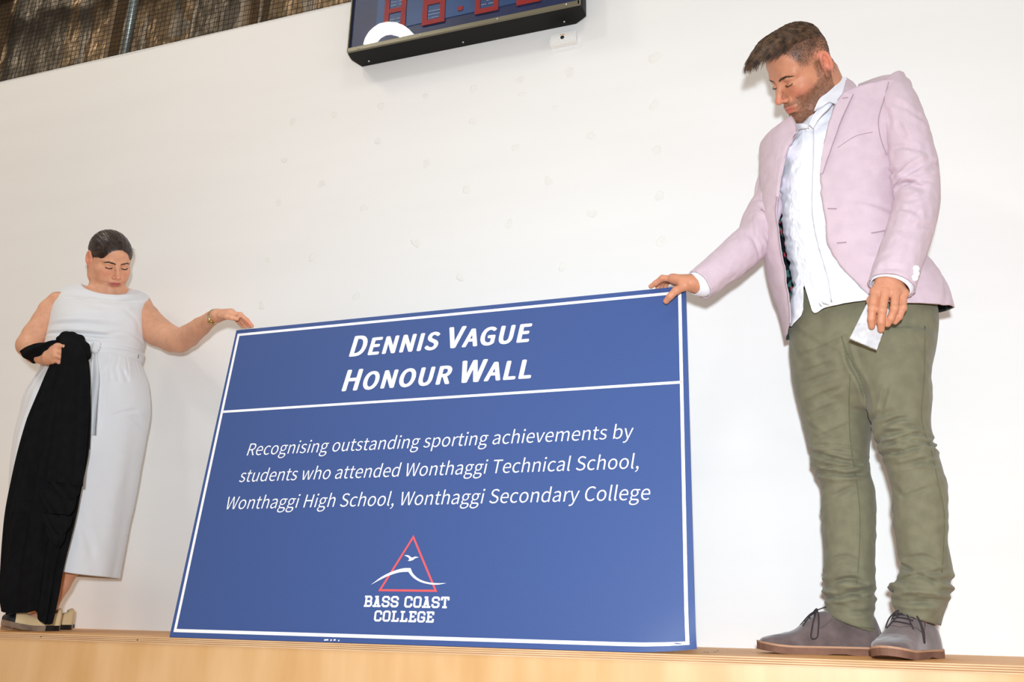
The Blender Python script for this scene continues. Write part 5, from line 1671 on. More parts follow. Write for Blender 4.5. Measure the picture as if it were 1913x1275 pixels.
crease(trs, [T3((180, 190), (300, 150)), T3((175, 235), (330, 180)), T3((190, 300), (340, 235)), T3((200, 345), (320, 300)), T3((230, 430), (370, 370)),
             T3((170, 130), (260, 100), (340, 60)), [1.2, 2.2] + T3((345, 60), (365, 150), (405, 225), (432, 330)), T3((375, 60), (420, 30), (470, 20)),
             [1, 1.4] + T3((480, 380), (520, 360), (580, 350)), [1, 1.4] + T3((470, 450), (560, 420), (640, 400)), [1, 1.5] + T3((480, 490), (560, 470), (650, 440)), T3((500, 530), (600, 510), (690, 480)),
             [1, 1.4] + T3((225, 520), (330, 530), (440, 510)), [1, 1.3] + T3((240, 555), (340, 560), (440, 540)), T3((230, 480), (300, 470), (370, 480)), T3((450, 560), (520, 600), (560, 640)),
             [1, 1.4] + T3((280, 960), (360, 930), (440, 960)), [1, 1.3] + T3((290, 1010), (380, 990), (450, 1020)), [1, 1.5] + T3((520, 950), (600, 920), (700, 960)), [1, 1.5] + T3((520, 1000), (620, 990), (710, 1010)),
             T3((280, 870), (340, 850), (400, 870)), T3((560, 860), (620, 850), (700, 880)), T3((300, 640), (350, 610), (380, 600)), T3((540, 640), (600, 620), (660, 600)), T3((500, 230), (480, 300), (470, 340))], w=4.5, dep=0.0052)
_v = np.empty(len(trs.data.vertices) * 3, np.float32); trs.data.vertices.foreach_get('co', _v); V = _v.reshape(-1, 3)
bvT = BVHTree.FromPolygons([Vector(q_) for q_ in V], [tuple(q_) for q_ in F])
m_stitch = mat('olive_stitching', (104, 106, 76), rough=0.9)


def seam_or_shade(name, pts, r_, m_, bv, parent, off=0.0007, n=80, fallY=-.4):
    q = cr(np.c_[np.array(pts, float), np.zeros(len(pts))], n)[:, :2]
    W = np.array([stick(bv, a, b, off, fallY) for a, b in q])
    W[1:-1] = (W[:-2] + 2 * W[1:-1] + W[2:]) / 4
    v, f = tube_data(W, r_, 5)
    return mesh_obj(name, v, f, m_, parent)


seam_or_shade('seam_or_shade', [(1728, 610), (1727, 700), (1723, 790), (1742, 850), (1752, 900), (1764, 960), (1763, 1020), (1760, 1070)], 0.0011, m_stitch, bvT, trs)
seam_or_shade('seam_or_shade', [(1588, 700), (1586, 770), (1590, 840), (1600, 900), (1606, 960), (1605, 1030), (1600, 1095)], 0.0011, m_stitch, bvT, trs)
seam_or_shade('seam_or_shade', [(1556, 1152), (1590, 1168), (1634, 1176)], 0.0009, m_stitch, bvT, trs)
seam_or_shade('seam_or_shade', [(1572, 628), (1580, 655), (1600, 690), (1616, 735)], 0.0013, m_stitch, bvT, trs)

# ---------------------------------------------------------------- blazer
m_pink = weave_mat('pink_linen', (208, 187, 197), rough=0.9, scale=700, strength=0.5, var=0.035, sheen=0.15, dist=0.0009)
m_lin, nt, b = new_mat('floral_lining')
tc = N(nt, 'ShaderNodeTexCoord'); vo = N(nt, 'ShaderNodeTexVoronoi', i_Scale=55.0); nt.links.new(tc.outputs['Object'], vo.inputs['Vector'])
rp = N(nt, 'ShaderNodeValToRGB'); rp.color_ramp.interpolation = 'CONSTANT'
sp_ = N(nt, 'ShaderNodeSeparateColor'); nt.links.new(vo.outputs['Color'], sp_.inputs[0]); nt.links.new(sp_.outputs[0], rp.inputs['Fac'])
els = rp.color_ramp.elements
els[0].position = 0; els[0].color = (*s2l(22, 30, 34), 1); els[1].position = 0.55; els[1].color = (*s2l(70, 112, 108), 1)
e_ = els.new(0.74); e_.color = (*s2l(28, 40, 40), 1); e_ = els.new(0.86); e_.color = (*s2l(190, 70, 84), 1); e_ = els.new(.93); e_.color = (*s2l(150, 190, 190), 1)
nt.links.new(rp.outputs['Color'], b.inputs['Base Color']); b.inputs['Roughness'].default_value = 0.4

jk = Loft([
    (P(1477, 226, -.28), P(1604, 158, -.33), .050, .070, .040),
    (P(1456, 245, -.26), P(1646, 143, -.35), .080, .090, .030),
    (P(1438, 270, -.23), P(1684, 143, -.36), .115, .105, .022),
    (P(1428, 310, -.21), P(1690, 215, -.37), .145, .11),
    (P(1430, 360, -.20), P(1688, 300, -.36), .155, .112),
    (P(1435, 420, -.195), P(1688, 400, -.36), .155, .112),
    (P(1436, 471, -.195), P(1704, 450, -.36), .152, .115),
    (P(1441, 520, -.195), P(1742, 490, -.355), .152, .12),
    (P(1450, 560, -.195), P(1768, 536, -.35), .158, .125),
    (P(1462, 598, -.195), P(1782, 578, -.35), .163, .13),
    (P(1474, 645, -.20), P(1792, 622, -.35), .168, .13)], expo=2.25)

# opening edges of the two front panels, measured per height row
rowy = lambda v: None


def panel_theta(edge_px, nrow):
    """theta of the front edge on each row of the blazer so that it passes through measured points"""
    out = []
    q = cr(np.c_[np.array(edge_px, float), np.zeros(len(edge_px))], 200)[:, :2]
    tt = np.linspace(0.02, math.pi - 0.02, 160)
    for v in nrow:
        W = jk.ev(tt, np.full_like(tt, v)); pr = proj(W)
        d = ((pr[:, None, :] - q[None]) ** 2).sum(-1)
        i = np.unravel_index(np.argmin(d), d.shape)
        out.append(tt[i[0]])
    out = np.array(out)
    for _ in range(3): out[1:-1] = (out[:-2] + 2 * out[1:-1] + out[2:]) / 4
    return out


nr = 150
vr = np.linspace(0, 1, nr)
edR = panel_theta([(1486, 232), (1489, 243), (1471, 277), (1458, 332), (1452, 366), (1450, 416), (1456, 450), (1462, 480), (1471, 522), (1477, 569), (1480, 610), (1481, 641)], vr)
edL = panel_theta([(1596, 150), (1572, 180), (1551, 226), (1539, 281), (1533, 330), (1534, 370), (1545, 425), (1564, 480), (1589, 535), (1619, 573), (1650, 612)], vr)
nc = 170
TH = np.zeros((nr, nc)); VV = np.zeros((nr, nc))


def hem(th):
    # lower edge: long at image left, rounded away at the front of the other side
    t = np.mod(th, 2 * math.pi)
    h = np.interp(t, [0, .35, .8, 1.15, 1.35, 1.6, 2.6, 3.0, 3.3, 4.0, 5.0, 6.0, 6.2832], [.893, .905, .915, .925, .90, .90, .99, .99, .965, .90, .88, .885, .893])
    return h


for i in range(nr):
    # from the left panel's edge (edL) through 0, the back, to the right panel's edge (edR)
    t = np.linspace(edL[i], edR[i] - 2 * math.pi, nc)
    TH[i] = t
for j in range(nc):
    hmj = hem(TH[-8, j])
    VV[:, j] = vr * hmj
jf = folds([(.2, .30, .9, .42, .020, .004), (3.0, .42, 2.8, .52, .016, .004), (-.3, .55, .5, .62, .02, .005), (.5, .62, 1.1, .70, .02, .003), (-.2, .72, .3, .9, .02, .005), (.3, .52, 1.0, .50, .015, .003)])


def jk_disp(th, v):
    fl_ = 0.004 * np.sin(th * 6 + 1) * np.clip((v - .6) / .4, 0, 1)
    return jf(th, v) + fl_ + 0.0022 * vnoise(np.cos(th) * 4, v * 14, np.sin(th) * 4) + 0.0015 * vnoise(np.cos(th) * 12, v * 30, 4)


G, Nn = jk.grid(TH, VV, jk_disp)
inn = G - Nn * 0.0040
# the free right front edge stands a little off the shirt
A = G.reshape(-1, 3); Bq = inn.reshape(-1, 3)
fo_ = grid_faces(nr, nc)
fi_ = [tuple(i + len(A) for i in q[::-1]) for q in fo_]
ed = []
for i in range(nr - 1):
    for j in (0, nc - 1):
        a = i * nc + j; ed.append((a, a + nc, a + nc + len(A), a + len(A)))
for j in range(nc - 1):
    for i in (0, nr - 1):
        a = i * nc + j; ed.append((a, a + 1, a + 1 + len(A), a + len(A)))
Vj = np.vstack([A, Bq]); Fj = fo_ + fi_ + ed
# facing: inner faces near the front edges are pink cloth, the rest printed lining
fm = [0] * len(fo_) + [0 if q < 16 * (nc - 1) or (q % (nc - 1)) < 10 or (q % (nc - 1)) > nc - 7 or False else 1 for q in range(len(fi_))] + [0] * len(ed)
blazer = mesh_obj('blazer', Vj, Fj, [m_pink, m_lin], man, fmat=fm)
bvJ = BVHTree.FromPolygons([Vector(p) for p in Vj], Fj)

# sleeves
slL = Loft([
    (P(1630, 190, -.36), P(1690, 142, -.36), .05, .05),
    (P(1640, 230, -.37), P(1712, 180, -.38), .075, .07),
    (P(1646, 262, -.375), P(1727, 215, -.385), .078, .072),
    (P(1657, 311, -.385), P(1744, 268, -.39), .078, .072),
    (P(1664, 345, -.395), P(1755, 320, -.40), .076, .070),
    (P(1669, 370, -.40), P(1757, 374, -.41), .074, .068),
    (P(1661, 410, -.425), P(1750, 420, -.43), .072, .066),
    (P(1650, 445, -.45), P(1738, 456, -.45), .068, .062),
    (P(1636, 485, -.475), P(1726, 492, -.475), .062, .056),
    (P(1627, 510, -.49), P(1717, 522, -.49), .055, .050),
    (P(1622, 526, -.50), P(1710, 545, -.50), .050, .046)], expo=2.1)
slf = folds([(3.0, .52, 1.0, .46, .016, .010), (2.9, .57, 1.2, .535, .013, .007), (.3, .45, 1.4, .50, .014, .006), (2.6, .30, 1.2, .42, .018, .005), (.2, .30, 1.2, .24, .02, .004), (2.8, .66, 1.4, .72, .016, .004),
             (2.0, .12, 1.2, .22, .02, .004), (.3, .72, 1.3, .78, .018, .004), (3.1, .40, 2.2, .46, .014, .006)])
sL_ = tube_loft(slL, 110, 170, lambda th, v: slf(th, v) + .002 * vnoise(np.cos(th) * 4, v * 22, np.sin(th) * 4), cap=(True, False))
slR = Loft([
    (P(1452, 340, -.22), P(1478, 250, -.23), .05, .05),
    (P(1440, 395, -.23), P(1436, 290, -.23), .062, .06),
    (P(1440, 445, -.24), P(1424, 345, -.24), .066, .062),
    (P(1430, 472, -.25), P(1400, 384, -.26), .066, .062),
    (P(1412, 493, -.28), P(1390, 417, -.28), .062, .06),
    (P(1388, 512, -.315), P(1363, 444, -.315), .058, .055),
    (P(1365, 527, -.345), P(1338, 469, -.345), .052, .05),
    (P(1342, 541, -.375), P(1310, 495, -.375), .046, .044),
    (P(1325, 552, -.39), P(1287, 514, -.395), .042, .040)], expo=2.1)
srf = folds([(1.4, .40, .2, .46, .018, .006), (1.8, .46, .6, .50, .014, .006), (2.9, .36, 1.5, .30, .016, .006), (2.7, .60, 1.4, .66, .016, .003), (1.2, .72, .3, .68, .016, .003), (2.9, .50, 1.8, .56, .014, .004), (.4, .56, 1.4, .62, .014, .003)])
sR_ = tube_loft(slR, 100, 150, lambda th, v: srf(th, v) + .002 * vnoise(np.cos(th) * 4 + 7, v * 22, np.sin(th) * 4), cap=(True, False))
for sv, nm in ((sL_, 'sleeve'), (sR_, 'sleeve')):
    o = mesh_obj(nm, sv[0], sv[1], m_pink, blazer)
    so = o.modifiers.new('cloth', 'SOLIDIFY'); so.thickness = 0.003; so.offset = -1
bvSL = BVHTree.FromPolygons([Vector(p) for p in sL_[0]], sL_[1])
J2 = lambda *L: [tuple((1200 + a / 2.362, 120 + b_ / 2.362)) for a, b_ in L]
jl = [[1.2, 2.8] + J2((1105, 565), (1150, 528), (1250, 552)), J2((1110, 600), (1180, 600), (1260, 570)), J2((1085, 430), (1115, 520)), J2((480, 640), (520, 625), (560, 625)), J2((480, 705), (550, 690)),
      J2((450, 740), (540, 780)), J2((1010, 870), (1100, 830)), J2((1230, 640), (1180, 700)), J2((400, 870), (470, 800)), J2((340, 900), (420, 860)), J2((1120, 250), (1170, 330)), J2((1070, 180), (1100, 280)),
      [1.4, .8] + J2((1240, 330), (1270, 450)), J2((1050, 900), (1150, 900)), J2((520, 600), (560, 580)), J2((1090, 700), (1150, 740))]
for o in blazer.children:
    if o.name.startswith('sleeve'): crease(o, jl, w=5, dep=0.0045)
crease(blazer, [[1.2, .9] + J2((870, 440), (860, 560)), J2((930, 410), (1000, 440)), [1.5, .8] + J2((1060, 480), (1040, 640)), J2((980, 700), (1060, 640)), [1.6, 1] + J2((1000, 200), (1030, 300), (1040, 420)),
                J2((570, 420), (600, 330)), [1.4, .8] + J2((560, 700), (580, 900)), J2((1180, 1000), (1240, 900), (1250, 860))], ymax=-.2, w=6, dep=0.0035)
crease(shirt, [J2((640, 660), (680, 655), (715, 665)), J2((640, 750), (680, 735), (720, 740)), J2((650, 860), (700, 850), (745, 830)), J2((660, 930), (700, 925), (770, 900)), J2((700, 1050), (740, 1030), (770, 1020)),
               J2((640, 570), (690, 580), (720, 600)), J2((650, 800), (690, 780)), J2((800, 700), (790, 640)), J2((830, 850), (800, 760)), J2((860, 1000), (900, 1040)), J2((660, 480), (700, 430)), J2((680, 1000), (720, 960)),
               [1, 1] + J2((640, 700), (700, 720), (730, 710)), J2((770, 560), (790, 520)), J2((690, 1090), (730, 1120), (760, 1100))], ymax=-.24, w=4, dep=0.0035)
# shirt cuffs just past the sleeves
cf = Loft([(P(1632, 505, -.487), P(1712, 518, -.487), .046, .043), (P(1626, 523, -.498), P(1708, 541, -.498), .044, .041), (P(1626, 529, -.503), P(1700, 549, -.503), .042, .039)])
v, f = tube_loft(cf, 60, 12, None, cap=(False, False)); o = mesh_obj('cuff', v, f, m_shirt, shirt); o.modifiers.new('cloth', 'SOLIDIFY').thickness = 0.002
cf = Loft([(P(1335, 542, -.38), P(1302, 503, -.38), .038, .036), (P(1318, 549, -.392), P(1286, 516, -.398), .035, .034), (P(1303, 546, -.40), P(1283, 515, -.402), .030, .030)])
v, f = tube_loft(cf, 60, 12, None, cap=(False, False)); o = mesh_obj('cuff', v, f, m_shirt, shirt); o.modifiers.new('cloth', 'SOLIDIFY').thickness = 0.002
for bx_, by_ in ((1709.5, 503), (1709.5, 512), (1707, 520)):
    c = stick(bvSL, bx_, by_, 0.003)
    disc('sleeve_button', c, nrm(CC - c), 0.0076, 0.004, m_btn if False else mat('white_button', (246, 246, 248), rough=0.25) if 'white_button' not in bpy.data.materials else bpy.data.materials['white_button'], blazer)

# lapels, collar, pockets, button holes
def lap(name, pa, pb, off_a, off_b, n=40, m=10, parent=blazer, t=0.0025, fy=-.42):
    V, F = ribbon_stick(bvJ, pa, pb, n, m, off_a, off_b, fy)
    k = V.reshape(n, m, 3)
    for _ in range(2):
        k[1:-1] = (k[:-2] + 2 * k[1:-1] + k[2:]) / 4
    V, F = thick(k.reshape(-1, 3), F, t)
    return mesh_obj(name, V, F, m_pink, parent)


lap('lapel', [(1578, 176), (1566, 196), (1554, 226), (1543, 268), (1537, 300), (1534, 328)],
    [(1594, 178), (1584, 200), (1573, 225), (1561, 258), (1549, 292), (1538, 326)], 0.010, 0.006)
V, F = collar([P(1581, 144, -.372), P(1578, 160, -.405), P(1572, 178, -.430), P(1565, 194, -.443)], [P(1593, 152, -.372), P(1600, 161, -.395), P(1594, 172, -.425), P(1583, 180, -.438)])
mesh_obj('collar', V, F, m_pink, blazer)
lap('lapel', [(1474, 250), (1462, 266), (1452, 300), (1450, 340), (1451, 366)],
    [(1489, 247), (1474, 274), (1461, 318), (1456, 350), (1452, 374)], 0.004, 0.005, t=0.0015)
m_pinkd = mat('pink_thread_and_shade', (172, 146, 156), rough=0.9)
seam_or_shade('seam_or_shade', [(1594, 179), (1584, 201), (1573, 226), (1561, 259), (1549, 293), (1538, 326)], 0.0012, m_pinkd, bvJ, blazer, off=0.0065)  # darker strip standing in for the shadow line along the lapel's outer edge
seam_or_shade('seam_or_shade', [(1660, 154), (1650, 190), (1641, 225), (1645, 258), (1656, 290)], 0.0012, m_pinkd, bvJ, blazer)
seam_or_shade('seam_or_shade', [(1565, 276), (1600, 254), (1630, 247)], 0.0008, m_pinkd, bvJ, blazer)
seam_or_shade('seam_or_shade', [(1628, 436), (1640, 434), (1655, 431)], 0.0018, m_pinkd, bvJ, blazer)
seam_or_shade('buttonhole', [(1546.5, 390), (1563, 390.5)], 0.0016, m_pinkd, bvJ, blazer, n=8)
seam_or_shade('buttonhole', [(1564, 454.5), (1581, 453)], 0.0016, m_pinkd, bvJ, blazer, n=8)
seam_or_shade('buttonhole', [(1575, 187.5), (1585, 186)], 0.0012, m_pinkd, bvJ, blazer, off=.010, n=8)

# ---------------------------------------------------------------- shoes
m_suede = mat('grey_brown_suede', (112, 97, 96), rough=0.95, rgb2=(90, 77, 75), vscale=22, bump=(300, 0.4, 0.001), sheen=0.4)
m_sole = mat('crepe_sole', (134, 98, 80), rough=0.85, rgb2=(112, 78, 62), vscale=20)
m_welt = mat('welt', (184, 142, 112), rough=0.7)
m_welt2 = mat('suede_edge', (96, 82, 80), rough=.9)
m_lace = mat('dark_lace', (52, 42, 46), rough=0.85)


def shoe(heel, toe, side, z0=0.0, name='shoe', laces=True, mirror=1):
    """derby shoe from heel to toe (world, ground points); side = person's outer direction"""
    heel = np.array([heel[0], heel[1], z0]); toe = np.array([toe[0], toe[1], z0])
    ax = toe - heel; L = np.linalg.norm(ax); ax /= L
    sd = nrm(np.cross([0, 0, 1.0], ax))
    T = lambda a, b, c: heel + ax * (a * L) + sd * b + np.array([0, 0, c])
    # outline half widths along the length (0 heel .. 1 toe)
    ys = np.array([0.0, .03, .10, .25, .40, .49, .57, .64, .70, .78, .92, .975, 1.0])
    wo = np.array([.004, .022, .033, .036, .037, .039, .043, .047, .049, .048, .037, .022, .006])
    bend = np.array([0, 0, 0, 0, .001, .002, .003, .004, .004, .003, -.002, -.004, -.005]) * mirror
    hz = np.array([.056, .085, .095, .102, .106, .102, .088, .070, .058, .050, .041, .034, .024])
    tt = np.linspace(0, 1, 60)
    W = cr_eval(np.c_[wo, bend, hz], ys, tt)
    root = None
    vs = []; nu = 36
    for k, t in enumerate(tt):
        w, bd_, h = W[k]
        rz = 0.010 * np.clip((t - .8) / .2, 0, 1) ** 2
        for j in range(nu):
            a = math.pi * j / (nu - 1)
            pw = 0.72 if t < .5 else 0.62
            cx_ = math.cos(a); sx_ = math.sin(a)
            flare = w * (1.0 if t > .45 else 1 - 0.20 * sx_)
            y_ = bd_ + flare * np.sign(cx_) * abs(cx_) ** (0.75)
            z_ = 0.020 + rz + (h - 0.020 - rz) * sx_ ** pw
            vs.append(T(t, y_, z_))
    vs = np.array(vs)
    n3 = vnoise(vs[:, 0] * 60, vs[:, 1] * 60, vs[:, 2] * 90, 4) * 0.0012
    vs[:, 2] += n3 * (vs[:, 2] > 0.03 + z0)
    F = grid_faces(60, nu) + [tuple(range(nu)), tuple(range(59 * nu, 60 * nu))[::-1]]
    up_o = mesh_obj(name, vs, F, m_suede, man)
    # sole
    out = []
    for k, t in enumerate(tt): out.append((t, W[k][1] + W[k][0] + 0.0025))
    pts = [(t, W[k][1] + (W[k][0] + 0.003)) for k, t in enumerate(tt)] + [(t, W[k][1] - (W[k][0] + 0.003)) for k, t in reversed(list(enumerate(tt)))]
    n = len(pts)
    def lift(t): return 0.010 * np.clip((t - .72) / .28, 0, 1) ** 2
    def low(t): return lift(t) * 1.0 + (0.0045 * np.exp(-((t - .36) / .07) ** 2) if True else 0)
    V = []; 
    for lvl in (0, 1, 2):
        for (t, y) in pts:
            tx = t + (0.006 if t > .5 else -0.008) * (1 if (t > .97 or t < .03) else 0)
            z = (low(t), 0.0165 + lift(t), 0.021 + lift(t))[lvl]
            V.append(T(tx, y * (0.97 if lvl == 0 else 1.0), z))
    F = []
    F.append(tuple(range(n))[::-1]); F.append(tuple(range(2 * n, 3 * n)))
    fmx = [0, 1]
    for lvl in (0, 1):
        for i in range(n):
            F.append((lvl * n + i, lvl * n + (i + 1) % n, (lvl + 1) * n + (i + 1) % n, (lvl + 1) * n + i)); fmx.append(lvl)
    mesh_obj('sole', V, F, [m_sole, m_welt], up_o, smooth=False, fmat=fmx)
    if laces:
        HT = lambda t: float(np.interp(t, ys, hz)); WD = lambda t: float(np.interp(t, ys, wo))
        def on(t, y, up=.0025):
            w_ = WD(t); a_ = np.clip(abs(y) / w_, 0, .999); rz = 0.010 * np.clip((t - .8) / .2, 0, 1) ** 2
            c_ = a_ ** (1 / .75); s_ = math.sqrt(max(0, 1 - c_ * c_))
            return T(t, y * (1 + .004 / w_ * a_), 0.020 + rz + (HT(t) - .020 - rz) * s_ ** .66 + up)
        k0 = on(.50, 0, .006)
        for i in range(3):
            t = .515 + i * .04
            c = [on(t - .01, -.024), on(t, -.012), on(t + .008, 0), on(t + .014, .012), on(t + .012, .024)]
            v, f = tube_data(cr(np.array(c), 14), 0.0018, 6); mesh_obj('lace', v, f, m_lace, up_o)
        for sg in (1, -1):
            c = [k0, on(.50, sg * .014, .010), on(.53, sg * .030, .012), on(.565, sg * .040, .008), on(.575, sg * .0425, .005) + [0, 0, -.012], on(.545, sg * .040, .004) + [0, 0, -.020], on(.515, sg * .037, .004) + [0, 0, -.004], on(.50, sg * .022, .006), k0 + [0, 0, -.003]]
            v, f = tube_data(cr(np.array(c), 50), 0.0019, 6); mesh_obj('lace_loop', v, f, m_lace, up_o)
            c = [k0, on(.545, sg * .010, .006), on(.60, sg * .022, .003), on(.635, sg * .030, .002)]
            v, f = tube_data(cr(np.array(c), 16), 0.0017, 6); mesh_obj('lace', v, f, m_lace, up_o)
        v, f = tube_data([k0 + sd * -.005, k0 + [0, 0, .002], k0 + sd * .005], .0035, 8); mesh_obj('lace_knot', v, f, m_lace, up_o)
        c = [k0, on(.46, .002, .008), on(.42, .002, .010)]
        v, f = tube_data(cr(np.array(c), 16), 0.0017, 6); mesh_obj('lace', v, f, m_lace, up_o)
        for sg in (1, -1):
            c = [on(.64, 0, .0006), on(.62, sg * .020, .0006), on(.60, sg * .034, .0006), on(.54, sg * .036, .0006) + [0, 0, -.010], on(.46, sg * .035, .0006), on(.40, sg * .030, .0006)]
            v, f = tube_data(cr(np.array(c), 40), 0.0009, 5); mesh_obj('seam_or_shade', v, f, m_welt2, up_o)
    return up_o


gR0 = P(1652, 1229, -.255); gR1 = P(1419, 1229, -.255)
shoe([gR0[0], -.245], [gR1[0], -.285], 1)
gL1 = P(1650, 1230, -.47); gL0 = P(1738, 1230, -.24)
shoe([gL0[0] + .010, -.235], [gL1[0], -.480], 1, mirror=-1)

# ---------------------------------------------------------------- packet in the hand
m_pkt = mat('clear_wrapped_paper', (226, 226, 228), rough=0.18, rgb2=(196, 196, 200), vscale=30, bump=(60, 0.6, 0.004), coat=0.6)
YK = -.500
cs = [P(1587, 633, YK + .01), P(1638, 654.5, YK + .005), P(1664, 580, YK + .015), P(1622, 562, YK + .02)]
nx_, ny_ = 24, 34
V = []
for j in range(ny_):
    for i in range(nx_):
        a = i / (nx_ - 1); b_ = j / (ny_ - 1)
        p = cs[0] * (1 - a) * (1 - b_) + cs[1] * a * (1 - b_) + cs[2] * a * b_ + cs[3] * (1 - a) * b_
        p = p + np.array([0, -1, 0]) * (0.003 * vnoise(a * 4, b_ * 5, 2) + .004 * math.sin(a * 3.1))
        V.append(p)
V, F = thick(np.array(V), grid_faces(ny_, nx_), 0.004)
pk = mesh_obj('packet', V, F, m_pkt)
tag(pk, 'small clear-wrapped white packet held in the hanging hand of the man', 'packet')

# ================================================================== THE WOMAN
SK_W = s2l(224, 168, 136)
woman = empty('person', (P(75, 1176, -0.30)[0], -0.30, 0.0))
tag(woman, 'woman in sleeveless white belted dress looking down, fingertips on the board', 'person')
m_skin_w = skin_mat('skin_woman')
HW = Head(eul(4.3836, -0.5681, 0.2693), (-1.6107, -0.27, 1.3745), 0.965, fem=True, fat=1.0)
B = Body(); HW.build(B)
FW = nrm([0.72, -0.69, 0.0])       # the way she faces


def pr_(x, y, Y, r):
    p = P(x, y, Y); return p, r * M_PER_PX(p)


def ch(lst, k=0.02, **kw):
    q = [pr_(*a) for a in lst]
    B.chain([a[0] for a in q], [a[1] for a in q], k=k, **kw)


nk0 = HW.w((0, -0.020, -0.055)); nk1 = P(196, 552, -.235)
B.chain([nk0, nk0 * .5 + nk1 * .5, nk1], [0.054, 0.055, 0.058], k=0.018)
ch([(118, 562, -.365, 17), (152, 558, -.31, 22), (198, 560, -.23, 25), (240, 561, -.17, 20), (258, 567, -.14, 18)], k=0.03)
ch([(180, 625, -.25, 46), (178, 660, -.25, 50), (170, 720, -.27, 56)], k=0.04)
# her left arm, reaching for the board
ch([(258, 570, -.14, 21), (272, 594, -.135, 25), (295, 620, -.15, 27), (322, 634, -.18, 24), (338, 636, -.20, 20.5)], k=0.03)
ch([(334, 637, -.20, 21), (352, 628, -.22, 21), (374, 611, -.28, 17.5), (394, 596, -.33, 13.5), (404, 591, -.352, 12.5)], k=0.02)
mcp = [P(431, 585, -.392), P(432, 584, -.374), P(431, 586, -.356), P(428, 589, -.342)]
fin = [[P(449, 588, -.392), P(461, 598, -.390), P(471, 609.5, -.386)],
       [P(450, 589, -.372), P(459, 600, -.374), P(466, 610, -.376)],
       [P(446, 594, -.356), P(453, 603, -.362), P(458.5, 611, -.368)],
       [P(441, 597, -.342), P(447, 604, -.350), P(453, 611, -.358)]]
thw = [P(413, 590, -.385), P(424, 592, -.402), P(434, 594, -.404), P(443, 596, -.400)]
hand(B, P(406, 589.5, -.358), mcp, fin, thw, 0.023, 0.0140, [0.0076, 0.0078, 0.0074, 0.0066], 0.0086)
# her right arm, bent, the fist gathering the cloth
ch([(104, 562, -.375, 15), (92, 578, -.38, 18), (82, 598, -.385, 19.5), (66, 625, -.40, 22), (55, 645, -.41, 21)], k=0.02)
ch([(54, 646, -.41, 20.5), (66, 660, -.44, 19), (82, 666, -.47, 15.5), (92, 667, -.485, 12.5)], k=0.02)
YQ = -.495
mcp = [P(108, 649, YQ - .012), P(106, 657, YQ - .016), P(104, 665, YQ - .014), P(101, 673, YQ - .006)]
fin = [[P(119, 653, YQ - .016), P(121, 660, YQ + .006), P(114, 661, YQ + .016)],
       [P(119, 661, YQ - .020), P(119, 667, YQ + .004), P(112, 667, YQ + .012)],
       [P(116, 669, YQ - .018), P(116, 674, YQ + .004), P(109, 673, YQ + .012)],
       [P(111, 677, YQ - .010), P(112, 680, YQ + .006), P(106, 679, YQ + .014)]]
thw = [P(100, 652, YQ - .006), P(111, 647.5, YQ - .018), P(123, 649, YQ - .026), P(134, 651.5, YQ - .024)]
hand(B, P(93, 667, YQ + .002), mcp, fin, thw, 0.023, 0.0150, [0.0088, 0.0088, 0.0084, 0.0074], 0.0088)
# legs and feet
ch([(146, 980, -.27, 36), (122, 1060, -.275, 26), (110, 1092, -.275, 20), (95, 1130, -.275, 13.5), (91, 1156, -.28, 13)], k=0.02)
ch([(92, 985, -.27, 28), (80, 1070, -.265, 22), (72, 1112, -.235, 16), (66, 1142, -.20, 12)], k=0.02)
B.chain([P(96, 1160, -.285), P(60, 1162, -.345), P(30, 1168, -.39)], [0.028, 0.026, 0.018], k=0.02)

hcw = HW.c
parts = []
v, f = B.block(hcw - [0.17, 0.17, 0.17], hcw + [0.17, 0.17, 0.16], 0.0019); parts.append((smooth_net(v, f, 1, .4), f))
blocks = [(hcw, (.165, .165, .165), (.165, .165, .155))]
for c0, lo_, hi_, h_ in ((P(435, 595, -.37), (.075, .07, .06), (.10, .07, .05), 0.0014), (P(112, 662, YQ), (.065, .07, .06), (.075, .07, .06), 0.0015)):
    v, f = B.block(c0 - np.array(lo_) - .004, c0 + np.array(hi_) + .004, h_); parts.append((smooth_net(v, f, 1, .4), f)); blocks.append((c0, lo_, hi_))
v, f = B.block((-2.25, -.62, 0.005), (-.80, -.02, 1.36), 0.0062)
v = smooth_net(v, f, 2, .5)
cen = v[f].mean(1); keep = np.ones(len(f), bool)
for c0, lo_, hi_ in blocks: keep &= ~((cen > c0 - np.array(lo_)) & (cen < c0 + np.array(hi_))).all(1)
parts.append((v, f[keep]))
V, F = merge_np(parts)
colr = skin_cols(V, HW, SK_W, s2l(178, 84, 84), blush=s2l(226, 136, 112), seed=4)
ftip = np.exp(-(np.linalg.norm(V - P(466, 607, -.385), axis=1) / .022) ** 2)[:, None] * 0.5
colr = colr * (1 - ftip) + s2l(222, 112, 92) * ftip
fast_mesh('body', V, F, m_skin_w, woman, colr)
bvhW = BVHTree.FromPolygons([Vector(p) for p in parts[0][0]], [tuple(q) for q in parts[0][1]])
m_hair_w = hair_mat('dark_brown_hair', (26, 18, 16), (58, 42, 36), rough=0.35)
brow_and_lash(HW, m_hair_w, woman, 1.5, True, bvhW)

